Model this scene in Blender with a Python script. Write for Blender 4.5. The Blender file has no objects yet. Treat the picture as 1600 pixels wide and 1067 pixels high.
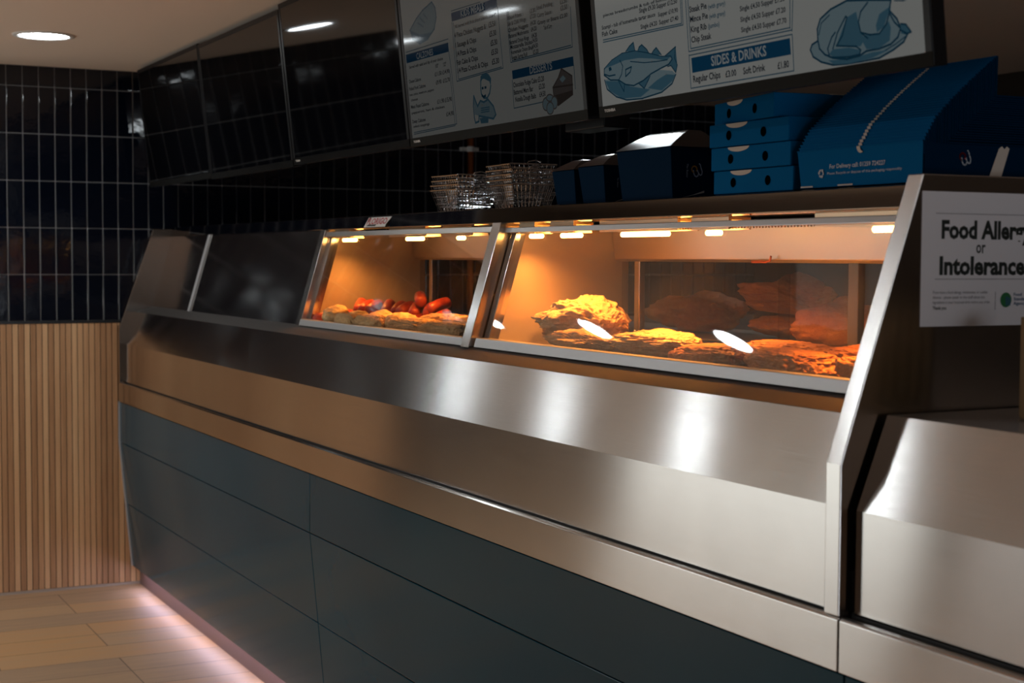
import bpy, bmesh, math, random
from mathutils import Vector, Matrix, noise
PI = math.pi
scene = bpy.context.scene
C = scene.collection
random.seed(7)

# ------------------------------------------------------------------ camera
def make_camera():
    yaw, pitch, roll = 0.467558, 0.0537566, 0.00571769
    f = Vector((-math.cos(yaw)*math.cos(pitch), math.sin(yaw)*math.cos(pitch), -math.sin(pitch)))
    r = f.cross(Vector((0, 0, 1))).normalized(); u = r.cross(f)
    r2 = math.cos(roll)*r + math.sin(roll)*u; u2 = -math.sin(roll)*r + math.cos(roll)*u
    cd = bpy.data.cameras.new('camera'); cam = bpy.data.objects.new('camera', cd); C.objects.link(cam)
    m = Matrix((r2, u2, -f)).transposed().to_4x4(); m.translation = Vector((7.0725, -1.5711, 1.5))
    cam.matrix_world = m
    cd.sensor_width = 36; cd.lens = 2428.5/1600*36; cd.clip_start = .05
    cd.dof.use_dof = True; cd.dof.focus_distance = 3.7; cd.dof.aperture_fstop = 5.6
    scene.camera = cam
make_camera()

# strengths of the lights of the place and of the added fills
DAY, FILL_NOTICE, FILL_FRONT = 1.5, 5.5, .5  # shopfront daylight, added fill for the notice, added fill at the front
LENS, TUBE = 36, 17            # downlight lens, glowing heat tubes
HEAT, LED = 1.1, .6            # heat lamps, light strip under the plinth

# ------------------------------------------------------------------ world, exposure, large lights
w = bpy.data.worlds.new('world'); scene.world = w; w.use_nodes = True
w.node_tree.nodes['Background'].inputs[0].default_value = (.9, .95, 1, 1)
w.node_tree.nodes['Background'].inputs[1].default_value = .02
vs = scene.view_settings
vs.view_transform = 'Standard'; vs.look = 'None'; vs.gamma = 1; vs.use_curve_mapping = False
vs.exposure = 0.55
scene.cycles.use_denoising = True
scene.cycles.max_bounces = 10; scene.cycles.transparent_max_bounces = 16
scene.cycles.sample_clamp_indirect = 6
scene.cycles.caustics_reflective = False; scene.cycles.caustics_refractive = False

def area(name, loc, rot, sx, sy, radiance, col, spread=PI):
    l = bpy.data.lights.new(name, 'AREA'); l.shape = 'RECTANGLE'; l.size = sx; l.size_y = sy
    l.energy = radiance*PI*sx*sy; l.color = col; l.spread = spread
    o = bpy.data.objects.new(name, l); C.objects.link(o); o.location = loc; o.rotation_euler = rot
    return o
# daylight through the shopfront window in the front wall (behind the viewer's left), glazing faces +Y
area('shopfront_daylight', (.45, -3.22, .97), (PI/2, 0, 0), 2.5, 1.46, DAY, (.97, 1, .96))
# added fills out of view: a made-up second window, and one for the notice
area('front_fill_light', (3.1, -3.22, .97), (PI/2, 0, 0), 2.2, 1.46, FILL_FRONT, (1, .97, .93))
area('notice_fill_light', (9.3, .1, 1.2), (0, PI/2, 0), .9, .9, FILL_NOTICE, (.88, .93, 1))

CEIL = 2.328
# ------------------------------------------------------------------ materials
def mat(name, col=(.5, .5, .5), rough=.5, metal=0., spec=.5, coat=0., emit=None, es=0.):
    m = bpy.data.materials.new(name); m.use_nodes = True
    b = m.node_tree.nodes['Principled BSDF']
    b.inputs['Base Color'].default_value = (*col, 1); b.inputs['Roughness'].default_value = rough
    b.inputs['Metallic'].default_value = metal; b.inputs['Specular IOR Level'].default_value = spec
    b.inputs['Coat Weight'].default_value = coat; b.inputs['Coat Roughness'].default_value = .04
    if emit: b.inputs['Emission Color'].default_value = (*emit, 1); b.inputs['Emission Strength'].default_value = es
    return m
def N(m, t, **kw):
    n = m.node_tree.nodes.new(t)
    for k, v in kw.items(): setattr(n, k, v)
    return n
def LK(m, a, b): m.node_tree.links.new(a, b)
def bsdf(m): return m.node_tree.nodes['Principled BSDF']
def coords(m, scale=(1, 1, 1), kind='Object'):
    tc = N(m, 'ShaderNodeTexCoord'); mp = N(m, 'ShaderNodeMapping'); mp.inputs['Scale'].default_value = scale
    LK(m, tc.outputs[kind], mp.inputs['Vector']); return mp.outputs['Vector']
def world_pos(m, scale=(1, 1, 1)):
    g = N(m, 'ShaderNodeNewGeometry'); mp = N(m, 'ShaderNodeMapping'); mp.inputs['Scale'].default_value = scale
    LK(m, g.outputs['Position'], mp.inputs['Vector']); return mp.outputs['Vector']
def ramp(m, fac, stops):
    r = N(m, 'ShaderNodeValToRGB'); e = r.color_ramp.elements
    while len(e) < len(stops): e.new(.5)
    for x, (p, c) in zip(e, stops): x.position = p; x.color = (*c, 1)
    LK(m, fac, r.inputs['Fac']); return r.outputs['Color']
def noise_tex(m, vec, scale, detail=4, rough=.6):
    n = N(m, 'ShaderNodeTexNoise'); n.inputs['Scale'].default_value = scale; n.inputs['Detail'].default_value = detail
    n.inputs['Roughness'].default_value = rough; LK(m, vec, n.inputs['Vector']); return n.outputs['Fac']
def bump(m, h, strength, dist=.002):
    b = N(m, 'ShaderNodeBump'); b.inputs['Strength'].default_value = strength; b.inputs['Distance'].default_value = dist
    LK(m, h, b.inputs['Height']); LK(m, b.outputs['Normal'], bsdf(m).inputs['Normal'])

def steel(name, col=(.62, .60, .58), rough=.20, aniso=1.0, grain='X'):
    """brushed stainless steel, the grain running along the counter, so highlights smear across it"""
    m = mat(name, col, rough, 1.0)
    b = bsdf(m); b.inputs['Anisotropic'].default_value = aniso
    c = N(m, 'ShaderNodeCombineXYZ')
    for i, v in enumerate((0.001, .25, 1) if grain == 'X' else (1, .3, .001)): c.inputs[i].default_value = v
    LK(m, c.outputs[0], b.inputs['Tangent'])
    v = world_pos(m, (1.2, 40, 60) if grain == 'X' else (60, 40, 1.2))
    n = noise_tex(m, v, 6, 3)
    mr = N(m, 'ShaderNodeMapRange'); mr.inputs['To Min'].default_value = rough*.8; mr.inputs['To Max'].default_value = rough*1.25
    LK(m, n, mr.inputs['Value']); LK(m, mr.outputs[0], b.inputs['Roughness'])
    sm = noise_tex(m, world_pos(m, (3, 3, 3)), 2.2, 5)
    LK(m, ramp(m, sm, [(.3, tuple(x*.93 for x in col)), (.7, col)]), b.inputs['Base Color'])
    return m
M = {}
M['steel'] = steel('brushed_steel')
M['steel_up'] = steel('brushed_steel_upright', (.60, .58, .56), .2, .6, 'Z')
M['steel_dull'] = steel('satin_steel_inner', (.58, .54, .5), .34, .3)
M['hood'] = steel('darker_hood_steel', (.52, .47, .42), .4, .2)  # slightly darker, warmer steel for the hoods
M['partition'] = mat('partition_steel', (.62, .52, .42), .48, .55)
M['lip_steel'] = steel('lip_steel', (.58, .56, .54), .06, .3)
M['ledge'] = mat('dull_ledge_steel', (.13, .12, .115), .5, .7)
M['stile'] = mat('dark_stile', (.10, .085, .07), .4, .6)
M['wallbrown'] = mat('brown_wall', (.11, .08, .06), .7)
M['alcove'] = mat('alcove_wall', (.10, .075, .055), .7)
M['polished'] = steel('polished_steel', (.62, .60, .58), .13, .3)
M['frame'] = mat('anodised_frame', (.62, .63, .64), .38, .55)
M['chrome'] = mat('chrome_wire', (.75, .76, .78), .12, 1.0)
M['black'] = mat('black_plastic', (.004, .004, .005), .38, spec=.25)
M['seal'] = mat('black_seal', (.004, .004, .004), .6)
M['screen_off'] = mat('dark_screen', (.002, .002, .0025), .04, spec=.35)
M['bezel'] = mat('tv_bezel', (.012, .012, .011), .18)
M['lip'] = mat('tv_lower_trim', (.010, .009, .006), .5, .0, .06)
M['white'] = mat('white_plastic', (.75, .74, .72), .5)
M['paper'] = mat('white_paper', (.80, .80, .84), .6)
M['ink'] = mat('black_ink', (.006, .012, .009), .6)
M['inkgrey'] = mat('grey_ink', (.16, .16, .18), .6)
M['green'] = mat('green_ink', (.02, .16, .05), .6)
M['blueink'] = mat('blue_ink', (.03, .10, .22), .6)
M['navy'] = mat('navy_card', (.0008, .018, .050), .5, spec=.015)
M['navy_gloss'] = mat('navy_gloss_card', (.002, .010, .028), .22, spec=1.0, coat=.8)
M['blue'] = mat('blue_card', (.0006, .125, .33), .6, spec=.02)
M['hole'] = mat('dark_hole', (.001, .001, .002), .9, spec=0)
M['cream'] = mat('uncoated_card', (.72, .63, .54), .7)
M['kraft'] = mat('kraft_paper', (.30, .19, .09), .75)
M['print'] = mat('pale_print', (.62, .66, .72), .6)
M['gold'] = mat('gold_print', (.72, .33, .03), .5)
M['red'] = mat('red_print', (.5, .012, .012), .45)
M['copper'] = mat('copper_pipe', (.55, .17, .055), .35, .8)
M['timber'] = mat('brown_post', (.13, .07, .045), .55)
M['wallpaint'] = mat('warm_paint', (.46, .38, .31), .8)
M['darkpaint'] = mat('dark_paint', (.035, .026, .02), .8)
M['ceil'] = mat('ceiling_paint', (.86, .73, .62), .85)
n_ = noise_tex(M['ceil'], world_pos(M['ceil']), 2, 3); bump(M['ceil'], n_, .05, .01)
M['grout'] = mat('grout', (.40, .40, .40), .8)
M['darktrim'] = mat('dark_trim', (.004, .005, .007), .3)
M['tile'] = mat('navy_glazed_tile', (.0022, .0042, .011), .07, spec=.5)
n_ = noise_tex(M['tile'], world_pos(M['tile']), 18, 2); bump(M['tile'], n_, .12, .004)
M['lens'] = mat('lamp_lens', (.9, .9, .9), .4, emit=(.88, .96, 1), es=LENS)
M['tube'] = mat('heat_tube', (.9, .6, .3), .4, emit=(1, .47, .11), es=TUBE)
M['reflector'] = mat('lamp_reflector', (.8, .6, .4), .3, .7)
M['led'] = mat('led_strip', (.9, .9, .9), .4, emit=(1, .72, .80), es=4)
M['plate'] = mat('plinth_board', (.16, .10, .10), .45)

# teal facade panels
m = mat('teal_gloss_panel', (.003, .055, .088), .14, spec=.2); M['teal'] = m
n_ = noise_tex(m, world_pos(m), 1.2, 2); LK(m, ramp(m, n_, [(.3, (.003, .050, .080)), (.7, (.004, .062, .098))]), bsdf(m).inputs['Base Color'])

# timber slats: each slat takes its own tone
m = mat('slat_timber', (.3, .15, .07), .5); M['slat'] = m
g = N(m, 'ShaderNodeNewGeometry'); sx = N(m, 'ShaderNodeSeparateXYZ'); LK(m, g.outputs['Position'], sx.inputs[0])
dv = N(m, 'ShaderNodeMath', operation='DIVIDE'); dv.inputs[1].default_value = .0255; LK(m, sx.outputs['Y'], dv.inputs[0])
fl = N(m, 'ShaderNodeMath', operation='FLOOR'); LK(m, dv.outputs[0], fl.inputs[0])
wn = N(m, 'ShaderNodeTexWhiteNoise', noise_dimensions='1D'); LK(m, fl.outputs[0], wn.inputs['W'])
g1 = noise_tex(m, world_pos(m, (30, 60, 2.2)), 2.5, 6, .65)
mx = N(m, 'ShaderNodeMix', data_type='FLOAT'); mx.inputs[0].default_value = .5; LK(m, wn.outputs['Value'], mx.inputs[2]); LK(m, g1, mx.inputs[3])
LK(m, ramp(m, mx.outputs[0], [(.2, (.40, .205, .095)), (.5, (.66, .375, .19)), (.8, (.85, .54, .29))]), bsdf(m).inputs['Base Color'])
bump(m, g1, .2, .001)

# wood-look plank floor, planks lying across the room
m = mat('plank_floor', (.3, .17, .09), .5); M['floor'] = m
g = N(m, 'ShaderNodeNewGeometry'); sx = N(m, 'ShaderNodeSeparateXYZ'); LK(m, g.outputs['Position'], sx.inputs[0])
cb = N(m, 'ShaderNodeCombineXYZ'); LK(m, sx.outputs['Y'], cb.inputs['X']); LK(m, sx.outputs['X'], cb.inputs['Y'])
mp = N(m, 'ShaderNodeMapping'); mp.inputs['Location'].default_value = (.29, .105, 0); LK(m, cb.outputs[0], mp.inputs['Vector'])
br = N(m, 'ShaderNodeTexBrick'); br.offset = .37; br.offset_frequency = 3
for k, v in (('Scale', 1), ('Mortar Size', .0016), ('Brick Width', 1.15), ('Row Height', .2), ('Bias', 0)): br.inputs[k].default_value = v
br.inputs['Color1'].default_value = (0, 0, 0, 1); br.inputs['Color2'].default_value = (1, 1, 1, 1); br.inputs['Mortar'].default_value = (.5, .5, .5, 1)
LK(m, mp.outputs[0], br.inputs['Vector'])
g1 = noise_tex(m, world_pos(m, (14, 1.6, 1)), 2.2, 6, .62)
mx = N(m, 'ShaderNodeMix', data_type='FLOAT'); mx.inputs[0].default_value = .55; LK(m, br.outputs['Color'], mx.inputs[2]); LK(m, g1, mx.inputs[3])
c1 = ramp(m, mx.outputs[0], [(.25, (.46, .30, .19)), (.5, (.58, .37, .21)), (.75, (.66, .36, .16))])
mc = N(m, 'ShaderNodeMix', data_type='RGBA'); LK(m, br.outputs['Fac'], mc.inputs[0]); LK(m, c1, mc.inputs[6]); mc.inputs[7].default_value = (.07, .04, .025, 1)
LK(m, mc.outputs[2], bsdf(m).inputs['Base Color'])

def glass(name, haze=.0, tint=(1, 1, 1), ior=1.5):
    m = bpy.data.materials.new(name); m.use_nodes = True; nt = m.node_tree
    nt.nodes.remove(nt.nodes['Principled BSDF']); out = nt.nodes['Material Output']
    tr = N(m, 'ShaderNodeBsdfTransparent'); tr.inputs[0].default_value = (*tint, 1)
    gl = N(m, 'ShaderNodeBsdfGlossy'); gl.inputs['Roughness'].default_value = .015
    fr = N(m, 'ShaderNodeFresnel'); fr.inputs['IOR'].default_value = 1.5
    ge = N(m, 'ShaderNodeNewGeometry'); io = N(m, 'ShaderNodeMapRange'); io.inputs['To Min'].default_value = ior; io.inputs['To Max'].default_value = 1/ior
    LK(m, ge.outputs['Backfacing'], io.inputs['Value']); LK(m, io.outputs[0], fr.inputs['IOR'])
    a = N(m, 'ShaderNodeMixShader'); LK(m, fr.outputs[0], a.inputs[0]); LK(m, tr.outputs[0], a.inputs[1]); LK(m, gl.outputs[0], a.inputs[2])
    if haze:
        df = N(m, 'ShaderNodeBsdfTranslucent'); df.inputs[0].default_value = (.8, .75, .7, 1)
        n = noise_tex(m, world_pos(m, (1, 1, .5)), 7, 5, .6)
        mr = N(m, 'ShaderNodeMapRange'); mr.inputs['From Min'].default_value = .45; mr.inputs['From Max'].default_value = .8
        mr.inputs['To Min'].default_value = haze*.3; mr.inputs['To Max'].default_value = haze
        LK(m, n, mr.inputs['Value'])
        b = N(m, 'ShaderNodeMixShader'); LK(m, mr.outputs[0], b.inputs[0]); LK(m, a.outputs[0], b.inputs[1]); LK(m, df.outputs[0], b.inputs[2])
        a = b
    LK(m, a.outputs[0], out.inputs['Surface']); return m
M['glass'] = glass('window_glass', .014)
M['rear_glass'] = glass('rear_glass', 0, (.9, .88, .86), 1.13)

# fried food
def crust(name, lo, mid, hi, rough=.55, bs=.8, scale=90):
    m = mat(name, mid, rough); v = coords(m)
    n = noise_tex(m, v, scale, 6, .7); n2 = noise_tex(m, v, 14, 4)
    mx = N(m, 'ShaderNodeMix', data_type='FLOAT'); mx.inputs[0].default_value = .5; LK(m, n, mx.inputs[2]); LK(m, n2, mx.inputs[3])
    LK(m, ramp(m, mx.outputs[0], [(.32, lo), (.5, mid), (.68, hi)]), bsdf(m).inputs['Base Color'])
    bump(m, n, bs, .006); return m
M['batter'] = crust('golden_batter', (.46, .25, .10), (.66, .41, .19), (.80, .56, .30), .6, 1.0, 120)
M['crumb'] = crust('orange_crumb', (.36, .10, .02), (.56, .20, .045), (.70, .33, .09), .6, 1.0, 130)
M['pale_crumb'] = crust('pale_crumb', (.38, .20, .07), (.62, .37, .15), (.78, .52, .24), .6, 1.0, 140)
M['cake'] = crust('fishcake_crust', (.5, .26, .08), (.70, .44, .17), (.82, .58, .28), .55, .5, 60)
M['sausage'] = crust('red_sausage_skin', (.15, .016, .008), (.30, .034, .014), (.42, .07, .025), .38, .15, 30)
# dark steel grille
M['rack'] = mat('rack_wire', (.35, .3, .25), .3, 1.0)

# menu screen colours: lit pixels under a glossy face
def lit(name, col, s):
    return mat(name, (.002, .002, .002), 0.05, spec=.13, emit=col, es=s)
def menu_mats(s):
    return {k: lit('menu_'+k, c, s) for k, c in dict(page=(.86, .88, .84), blue=(.004, .12, .27), ink=(.006, .022, .045), line=(.09, .22, .32), white=(.72, .78, .80), pale=(.40, .57, .64), mid=(.11, .30, .43), deep=(.012, .11, .20), grey=(.24, .21, .20), brown=(.13, .105, .095)).items()}
MENU_DIM = menu_mats(.034); MENU_BRIGHT = menu_mats(.082)

# ------------------------------------------------------------------ mesh helpers
def box(bm, lo, hi):
    (x0, y0, z0), (x1, y1, z1) = lo, hi
    v = [bm.verts.new(p) for p in ((x0, y0, z0), (x1, y0, z0), (x1, y1, z0), (x0, y1, z0), (x0, y0, z1), (x1, y0, z1), (x1, y1, z1), (x0, y1, z1))]
    for f in ((0, 3, 2, 1), (4, 5, 6, 7), (0, 1, 5, 4), (1, 2, 6, 5), (2, 3, 7, 6), (3, 0, 4, 7)): bm.faces.new([v[i] for i in f])
    return v
def bx(lo, hi):
    bm = bmesh.new(); box(bm, lo, hi); return bm
def prism(bm, prof, x0, x1):
    """(y, z) outline run along X"""
    a = [bm.verts.new((x0, y, z)) for y, z in prof]; b = [bm.verts.new((x1, y, z)) for y, z in prof]
    n = len(prof); bm.faces.new(a); bm.faces.new(b[::-1])
    for i in range(n): bm.faces.new((a[i], b[i], b[(i+1) % n], a[(i+1) % n]))
    bmesh.ops.recalc_face_normals(bm, faces=bm.faces[:])
def px(prof, x0, x1):
    bm = bmesh.new(); prism(bm, prof, x0, x1); return bm
def sheet(pts, t):
    """a strip following the (y, z) points, t thick towards the inside"""
    out = list(pts); inn = []
    for i, (y, z) in enumerate(pts):
        d = Vector((0, 0))
        if i > 0: e = Vector((y-pts[i-1][0], z-pts[i-1][1])).normalized(); d += Vector((e.y, -e.x))
        if i < len(pts)-1: e = Vector((pts[i+1][0]-y, pts[i+1][1]-z)).normalized(); d += Vector((e.y, -e.x))
        d.normalize(); inn.append((y+d.x*t, z+d.y*t))
    return out+inn[::-1]
def tube(bm, pts, r, seg=6, cap=True):
    rings = []
    P = [Vector(p) for p in pts]
    for i, p in enumerate(P):
        d = (P[min(i+1, len(P)-1)]-P[max(i-1, 0)]).normalized()
        a = d.cross(Vector((0, 0, 1)) if abs(d.z) < .9 else Vector((1, 0, 0))).normalized(); b = d.cross(a)
        rings.append([bm.verts.new(p+r*(math.cos(2*PI*k/seg)*a+math.sin(2*PI*k/seg)*b)) for k in range(seg)])
    for s, t in zip(rings, rings[1:]):
        for k in range(seg): bm.faces.new((s[k], s[(k+1) % seg], t[(k+1) % seg], t[k]))
    if cap: bm.faces.new(rings[0][::-1]); bm.faces.new(rings[-1])
def disc(bm, c, r, axis='Z', seg=32, sy=1.):
    vs = []
    for k in range(seg):
        a, b = r*math.cos(2*PI*k/seg), r*sy*math.sin(2*PI*k/seg)
        vs.append(bm.verts.new((c[0]+a, c[1]+b, c[2]) if axis == 'Z' else ((c[0]+a, c[1], c[2]+b) if axis == 'Y' else (c[0], c[1]+a, c[2]+b))))
    return bm.faces.new(vs)
def wloc(o):
    v = Vector((0, 0, 0))
    while o: v += o.location; o = o.parent
    return v
def obj(name, bm, m, parent=None, bevel=0., smooth=False, seg=2):
    """links a bmesh as ONE mesh object; its vertices are given in the world frame of an unturned parent"""
    bmesh.ops.recalc_face_normals(bm, faces=bm.faces[:])
    me = bpy.data.meshes.new(name)
    if parent: bmesh.ops.translate(bm, verts=bm.verts[:], vec=-wloc(parent))
    if smooth:
        for f in bm.faces: f.smooth = True
    bm.to_mesh(me); bm.free()
    for x in (m if isinstance(m, (list, tuple)) else [m]): me.materials.append(x)
    o = bpy.data.objects.new(name, me); C.objects.link(o)
    if parent: o.parent = parent
    if bevel:
        b = o.modifiers.new('bevel', 'BEVEL'); b.width = bevel; b.segments = seg; b.limit_method = 'ANGLE'; b.angle_limit = .6
        b.harden_normals = False
    return o
def tag(o, label, cat, group=None):
    o['label'] = label; o['category'] = cat
    if group: o['group'] = group
    return o
def thing(name, label, cat, loc=(0, 0, 0), group=None):
    o = bpy.data.objects.new(name, None); C.objects.link(o); o.location = loc; o.empty_display_size = .05
    return tag(o, label, cat, group)
def struct(name, bm, m, parent=None, **k):
    o = obj(name, bm, m, parent, **k); o['kind'] = 'structure'; return o
def dup(root, loc, rot, label, group=None):
    r = root.copy(); C.objects.link(r); r.location = loc; r.rotation_euler = rot
    tag(r, label, root['category'], group or root.get('group'))
    for ch in list(root.children):
        c = ch.copy(); C.objects.link(c); c.parent = r
        for g in list(ch.children):
            d = g.copy(); C.objects.link(d); d.parent = c
    return r

# lettering: outlines of the built-in font, laid flat in the XY plane, then carried where they belong
_glyph = {}
def text_mesh(s, bold=0.):
    if (s, bold) in _glyph: return _glyph[(s, bold)]
    cu = bpy.data.curves.new('lettering', 'FONT'); cu.body = s; cu.size = 1; cu.offset = bold; cu.resolution_u = 2
    o = bpy.data.objects.new('lettering', cu); C.objects.link(o)
    dg = bpy.context.evaluated_depsgraph_get(); me = o.evaluated_get(dg).to_mesh()
    V = [v.co.copy() for v in me.vertices]; F = [tuple(p.vertices) for p in me.polygons]
    o.evaluated_get(dg).to_mesh_clear(); bpy.data.objects.remove(o); bpy.data.curves.remove(cu)
    x0 = min(v.x for v in V); x1 = max(v.x for v in V)
    _glyph[(s, bold)] = (V, F, x0, x1); return _glyph[(s, bold)]
CAP = .7
def letters(bm, s, x, y, width, cap, put, bold=0., mi=0):
    """writes s from (x, y), width wide, capitals cap high; put(u, v) gives the point"""
    V, F, x0, x1 = text_mesh(s, bold)
    k = width/(x1-x0); h = cap/CAP
    vs = [bm.verts.new(put(x+(v.x-x0)*k, y+v.y*h)) for v in V]
    for f in F:
        try: bm.faces.new([vs[i] for i in f]).material_index = mi
        except ValueError: pass
def flat(bm, pts, put, mi=0):
    f = bm.faces.new([bm.verts.new(put(*p)) for p in pts]); f.material_index = mi
    if len(pts) > 4: bmesh.ops.triangulate(bm, faces=[f])
def stroke(bm, pts, wd, put, mi=0):
    for (a, b), (c, d) in zip(pts, pts[1:]):
        l = math.hypot(c-a, d-b)
        if l < 1e-6: continue
        ex, ey = (c-a)/l*wd*.35, (d-b)/l*wd*.35; nx, ny = -(d-b)/l*wd/2, (c-a)/l*wd/2
        f = bm.faces.new([bm.verts.new(put(*p)) for p in ((a-ex+nx, b-ey+ny), (a-ex-nx, b-ey-ny), (c+ex-nx, d+ey-ny), (c+ex+nx, d+ey+ny))]); f.material_index = mi

# ================================================================== the room
struct('floor', bx((-3, -3.5, -.05), (9.6, 3.6, 0)), M['floor'])
struct('ceiling', bx((-3, -3.5, CEIL), (9.6, 3.6, CEIL+.05)), M['ceil'])
wl = struct('wall_left', bx((-.12, -1.3, 0), (-.006, 3.6, CEIL)), M['grout'])
bm = bmesh.new()
rows = [1.2085, 1.4145, 1.6205, 1.8265, 2.0325, 2.2385, CEIL+.002]
rnd = random.Random(3)
for r0, r1 in zip(rows, rows[1:]):
    for k in range(-20, 51):
        y0 = .0762+.0686*k+.0018; y1 = y0+.0686-.0036
        a, b_ = r0+.0018, min(r1-.0018, CEIL-.001)
        t1, t2 = rnd.uniform(-.0006, .0006), rnd.uniform(-.0006, .0006)
        v = box(bm, (-.0065, y0, a), (0, y1, b_))
        for p in v:                                   # small lay differences, and a pillowed edge
            if p.co.x > -.001: p.co.x += t1*(1 if p.co.y > y0+.01 else -1)+t2*(1 if p.co.z > a+.01 else -1)
struct('wall_tiles', bm, M['tile'], wl, bevel=.0026, seg=3)
bm = bmesh.new(); k = -50
for k in range(-51, 30):
    y0 = .0255*k; box(bm, (-.0062, y0+.0016, .012), (.004, y0+.0255-.0016, 1.197))
struct('slat_panel', bm, M['slat'], wl, bevel=.0012)
struct('slat_backing', bx((-.0064, -1.3, 0), (-.004, .76, 1.2)), M['darktrim'], wl)
struct('trim_1', bx((-.006, -1.3, 1.1975), (.006, 3.55, 1.2085)), M['darktrim'])
struct('baseboard_left', bx((-.006, -1.3, 0), (.006, .76, .011)), M['wallpaint'])
struct('wall_back', bx((-.1, 3.5, 0), (9.6, 3.6, CEIL)), M['darkpaint'])
struct('wall_right', bx((9.5, -3.5, 0), (9.6, 3.6, CEIL)), M['wallbrown'])
bm = bmesh.new()                                       # front wall with the shopfront opening and the added second one
for a, b_ in (((-3, -3.4, 0), (-.85, -3.3, CEIL)), ((1.75, -3.4, 0), (1.95, -3.3, CEIL)), ((4.25, -3.4, 0), (9.6, -3.3, CEIL)), ((-.85, -3.4, 0), (1.75, -3.3, .22)), ((-.85, -3.4, 1.72), (1.75, -3.3, CEIL)), ((1.95, -3.4, 0), (4.25, -3.3, .22)), ((1.95, -3.4, 1.72), (4.25, -3.3, CEIL))): box(bm, a, b_)
struct('wall_front', bm, M['wallbrown'])
bm = bmesh.new()
for x in (-.85, .42, 1.71): box(bm, (x, -3.38, .22), (x+.04, -3.30, 1.72))
struct('window_1', bm, M['darktrim'])
bm = bmesh.new()
for x in (1.95, 3.08, 4.21): box(bm, (x, -3.38, .22), (x+.04, -3.30, 1.72))
struct('added_window', bm, M['darktrim'])  # bars of the made-up second window
struct('wall_alcove', bx((-3, -3.5, 0), (-2.9, 3.6, CEIL)), M['alcove'])
struct('wall_alcove_side', bx((-3, -1.3, 0), (-.12, -1.2, CEIL)), M['alcove'])

# recessed ceiling downlights
def downlight(x, y, label):
    t = thing('ceiling_downlight', label, 'ceiling light', (x, y, CEIL), 'round recessed downlights')
    bm = bmesh.new(); n = 48
    prof = [(.090, -.0015), (.094, -.006), (.112, -.005), (.116, 0)]
    rings = [[bm.verts.new((x+r*math.cos(2*PI*k/n), y+r*math.sin(2*PI*k/n), CEIL+z)) for k in range(n)] for r, z in prof]
    for a, b_ in zip(rings, rings[1:]):
        for k in range(n): bm.faces.new((a[k], a[(k+1) % n], b_[(k+1) % n], b_[k]))
    obj('trim_ring', bm, M['white'], t, smooth=True)
    bm = bmesh.new(); disc(bm, (x, y, CEIL-.002), .092, seg=48)
    obj('lamp_lens', bm, M['lens'], t)
    return t
downlight(.995, -.488, 'lit round white downlight in the ceiling nearest the tiled wall')
for x, nm in ((-1.0, 'past the end of the tiled wall'), (.22, 'mirrored on the fish end of the display glass'), (1.44, 'mirrored in the middle of the large display glass'), (2.66, 'added out of view before the counter to brighten the ceiling'), (5.10, 'added out of view before the lower counter to brighten the ceiling')):  # the last two are added to raise the bounce onto the ceiling
    downlight(x, -1.77, 'lit round white downlight '+nm)
downlight(2.9, .80, 'lit round white downlight behind the menu screens, shining on the takeaway box lids')

# ================================================================== the frying range
R = thing('frying_range', 'long stainless steel frying range with sloped heated display windows', 'frying range', (2.56, .3, 0))
XR = 5.083
endprof = lambda top: [(0, .931), (0, 1.175), (.1575, top), (.80, top), (.80, .2), (.10, .2), (.10, .931)]
obj('end_panel', px(endprof(1.621), 0.006, .037), M['polished'], R, bevel=.0015)
o = obj('end_panel', px(endprof(1.640), XR, 5.12), M['steel'], R, bevel=.002)
obj('front_rail', px([(.0, .842), (.0, .9255), (.004, .929), (.016, .9295), (.018, .926), (.03, .926), (.03, .842)], 0.004, 5.1185), M['steel'], R, bevel=.0012)
obj('shadow_groove', bx((.037, .022, .92), (XR, .034, .937)), M['seal'], R)
obj('front_cladding', px(sheet([(.018, .934), (.018, 1.104), (.075, 1.246)], .004), .037, XR), M['steel'], R)
obj('ledge_strip', px(sheet([(.0755, 1.2465), (.151, 1.271)], .004), .037, XR), M['ledge'], R)
SL = .287                                              # lean of the display front
def wy(z, off=0.): return .153+SL*(z-1.272)+off
def wprof(z0, z1, front, back): return [(wy(z0, -front), z0), (wy(z1, -front), z1), (wy(z1, back), z1), (wy(z0, back), z0)]
obj('blank_panel', px(wprof(1.270, 1.592, 0, .004), .037, 2.052), M['polished'], R)
obj('divider_strip', px(wprof(1.270, 1.590, .006, .001), .648, .676), M['frame'], R, bevel=.002)
# canopy shelf with its front lip
obj('canopy_shelf', px([(.241, 1.630), (.82, 1.630), (.82, 1.600), (.60, 1.600), (.60, 1.596), (.262, 1.596), (.262, 1.588), (.2385, 1.590)], .037, XR), M['lip_steel'], R, bevel=.002)
# display fronts
def bar(name, z0, z1, x0, x1, m, front=.006, back=.014, bev=.0015): return obj(name, px(wprof(z0, z1, front, back), x0, x1), m, R, bevel=bev)
bar('window_post', 1.268, 1.590, 2.050, 2.096, M['steel_up'], .010, .05)
bar('window_post', 1.268, 1.592, 3.404, 3.452, M['steel_up'], .022, .06)
bar('bottom_rail', 1.2705, 1.2905, 2.096, 3.404, M['frame'], .014, .016)
bar('bottom_rail', 1.2705, 1.2935, 3.466, XR, M['frame'], .014, .016)
bar('top_rail', 1.567, 1.583, 2.096, 3.404, M['steel_dull'], .004, .014)
bar('top_rail', 1.565, 1.578, 3.452, XR, M['frame'], .006, .014)
bar('side_frame', 1.290, 1.567, 2.096, 2.118, M['steel_up'], -.013, .03)
bar('side_frame', 1.290, 1.567, 3.458, 3.486, M['steel_up'], -.013, .03)
bar('glass_pane', 1.288, 1.569, 2.108, 3.410, M['glass'], -.006, .011, 0)
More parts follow.
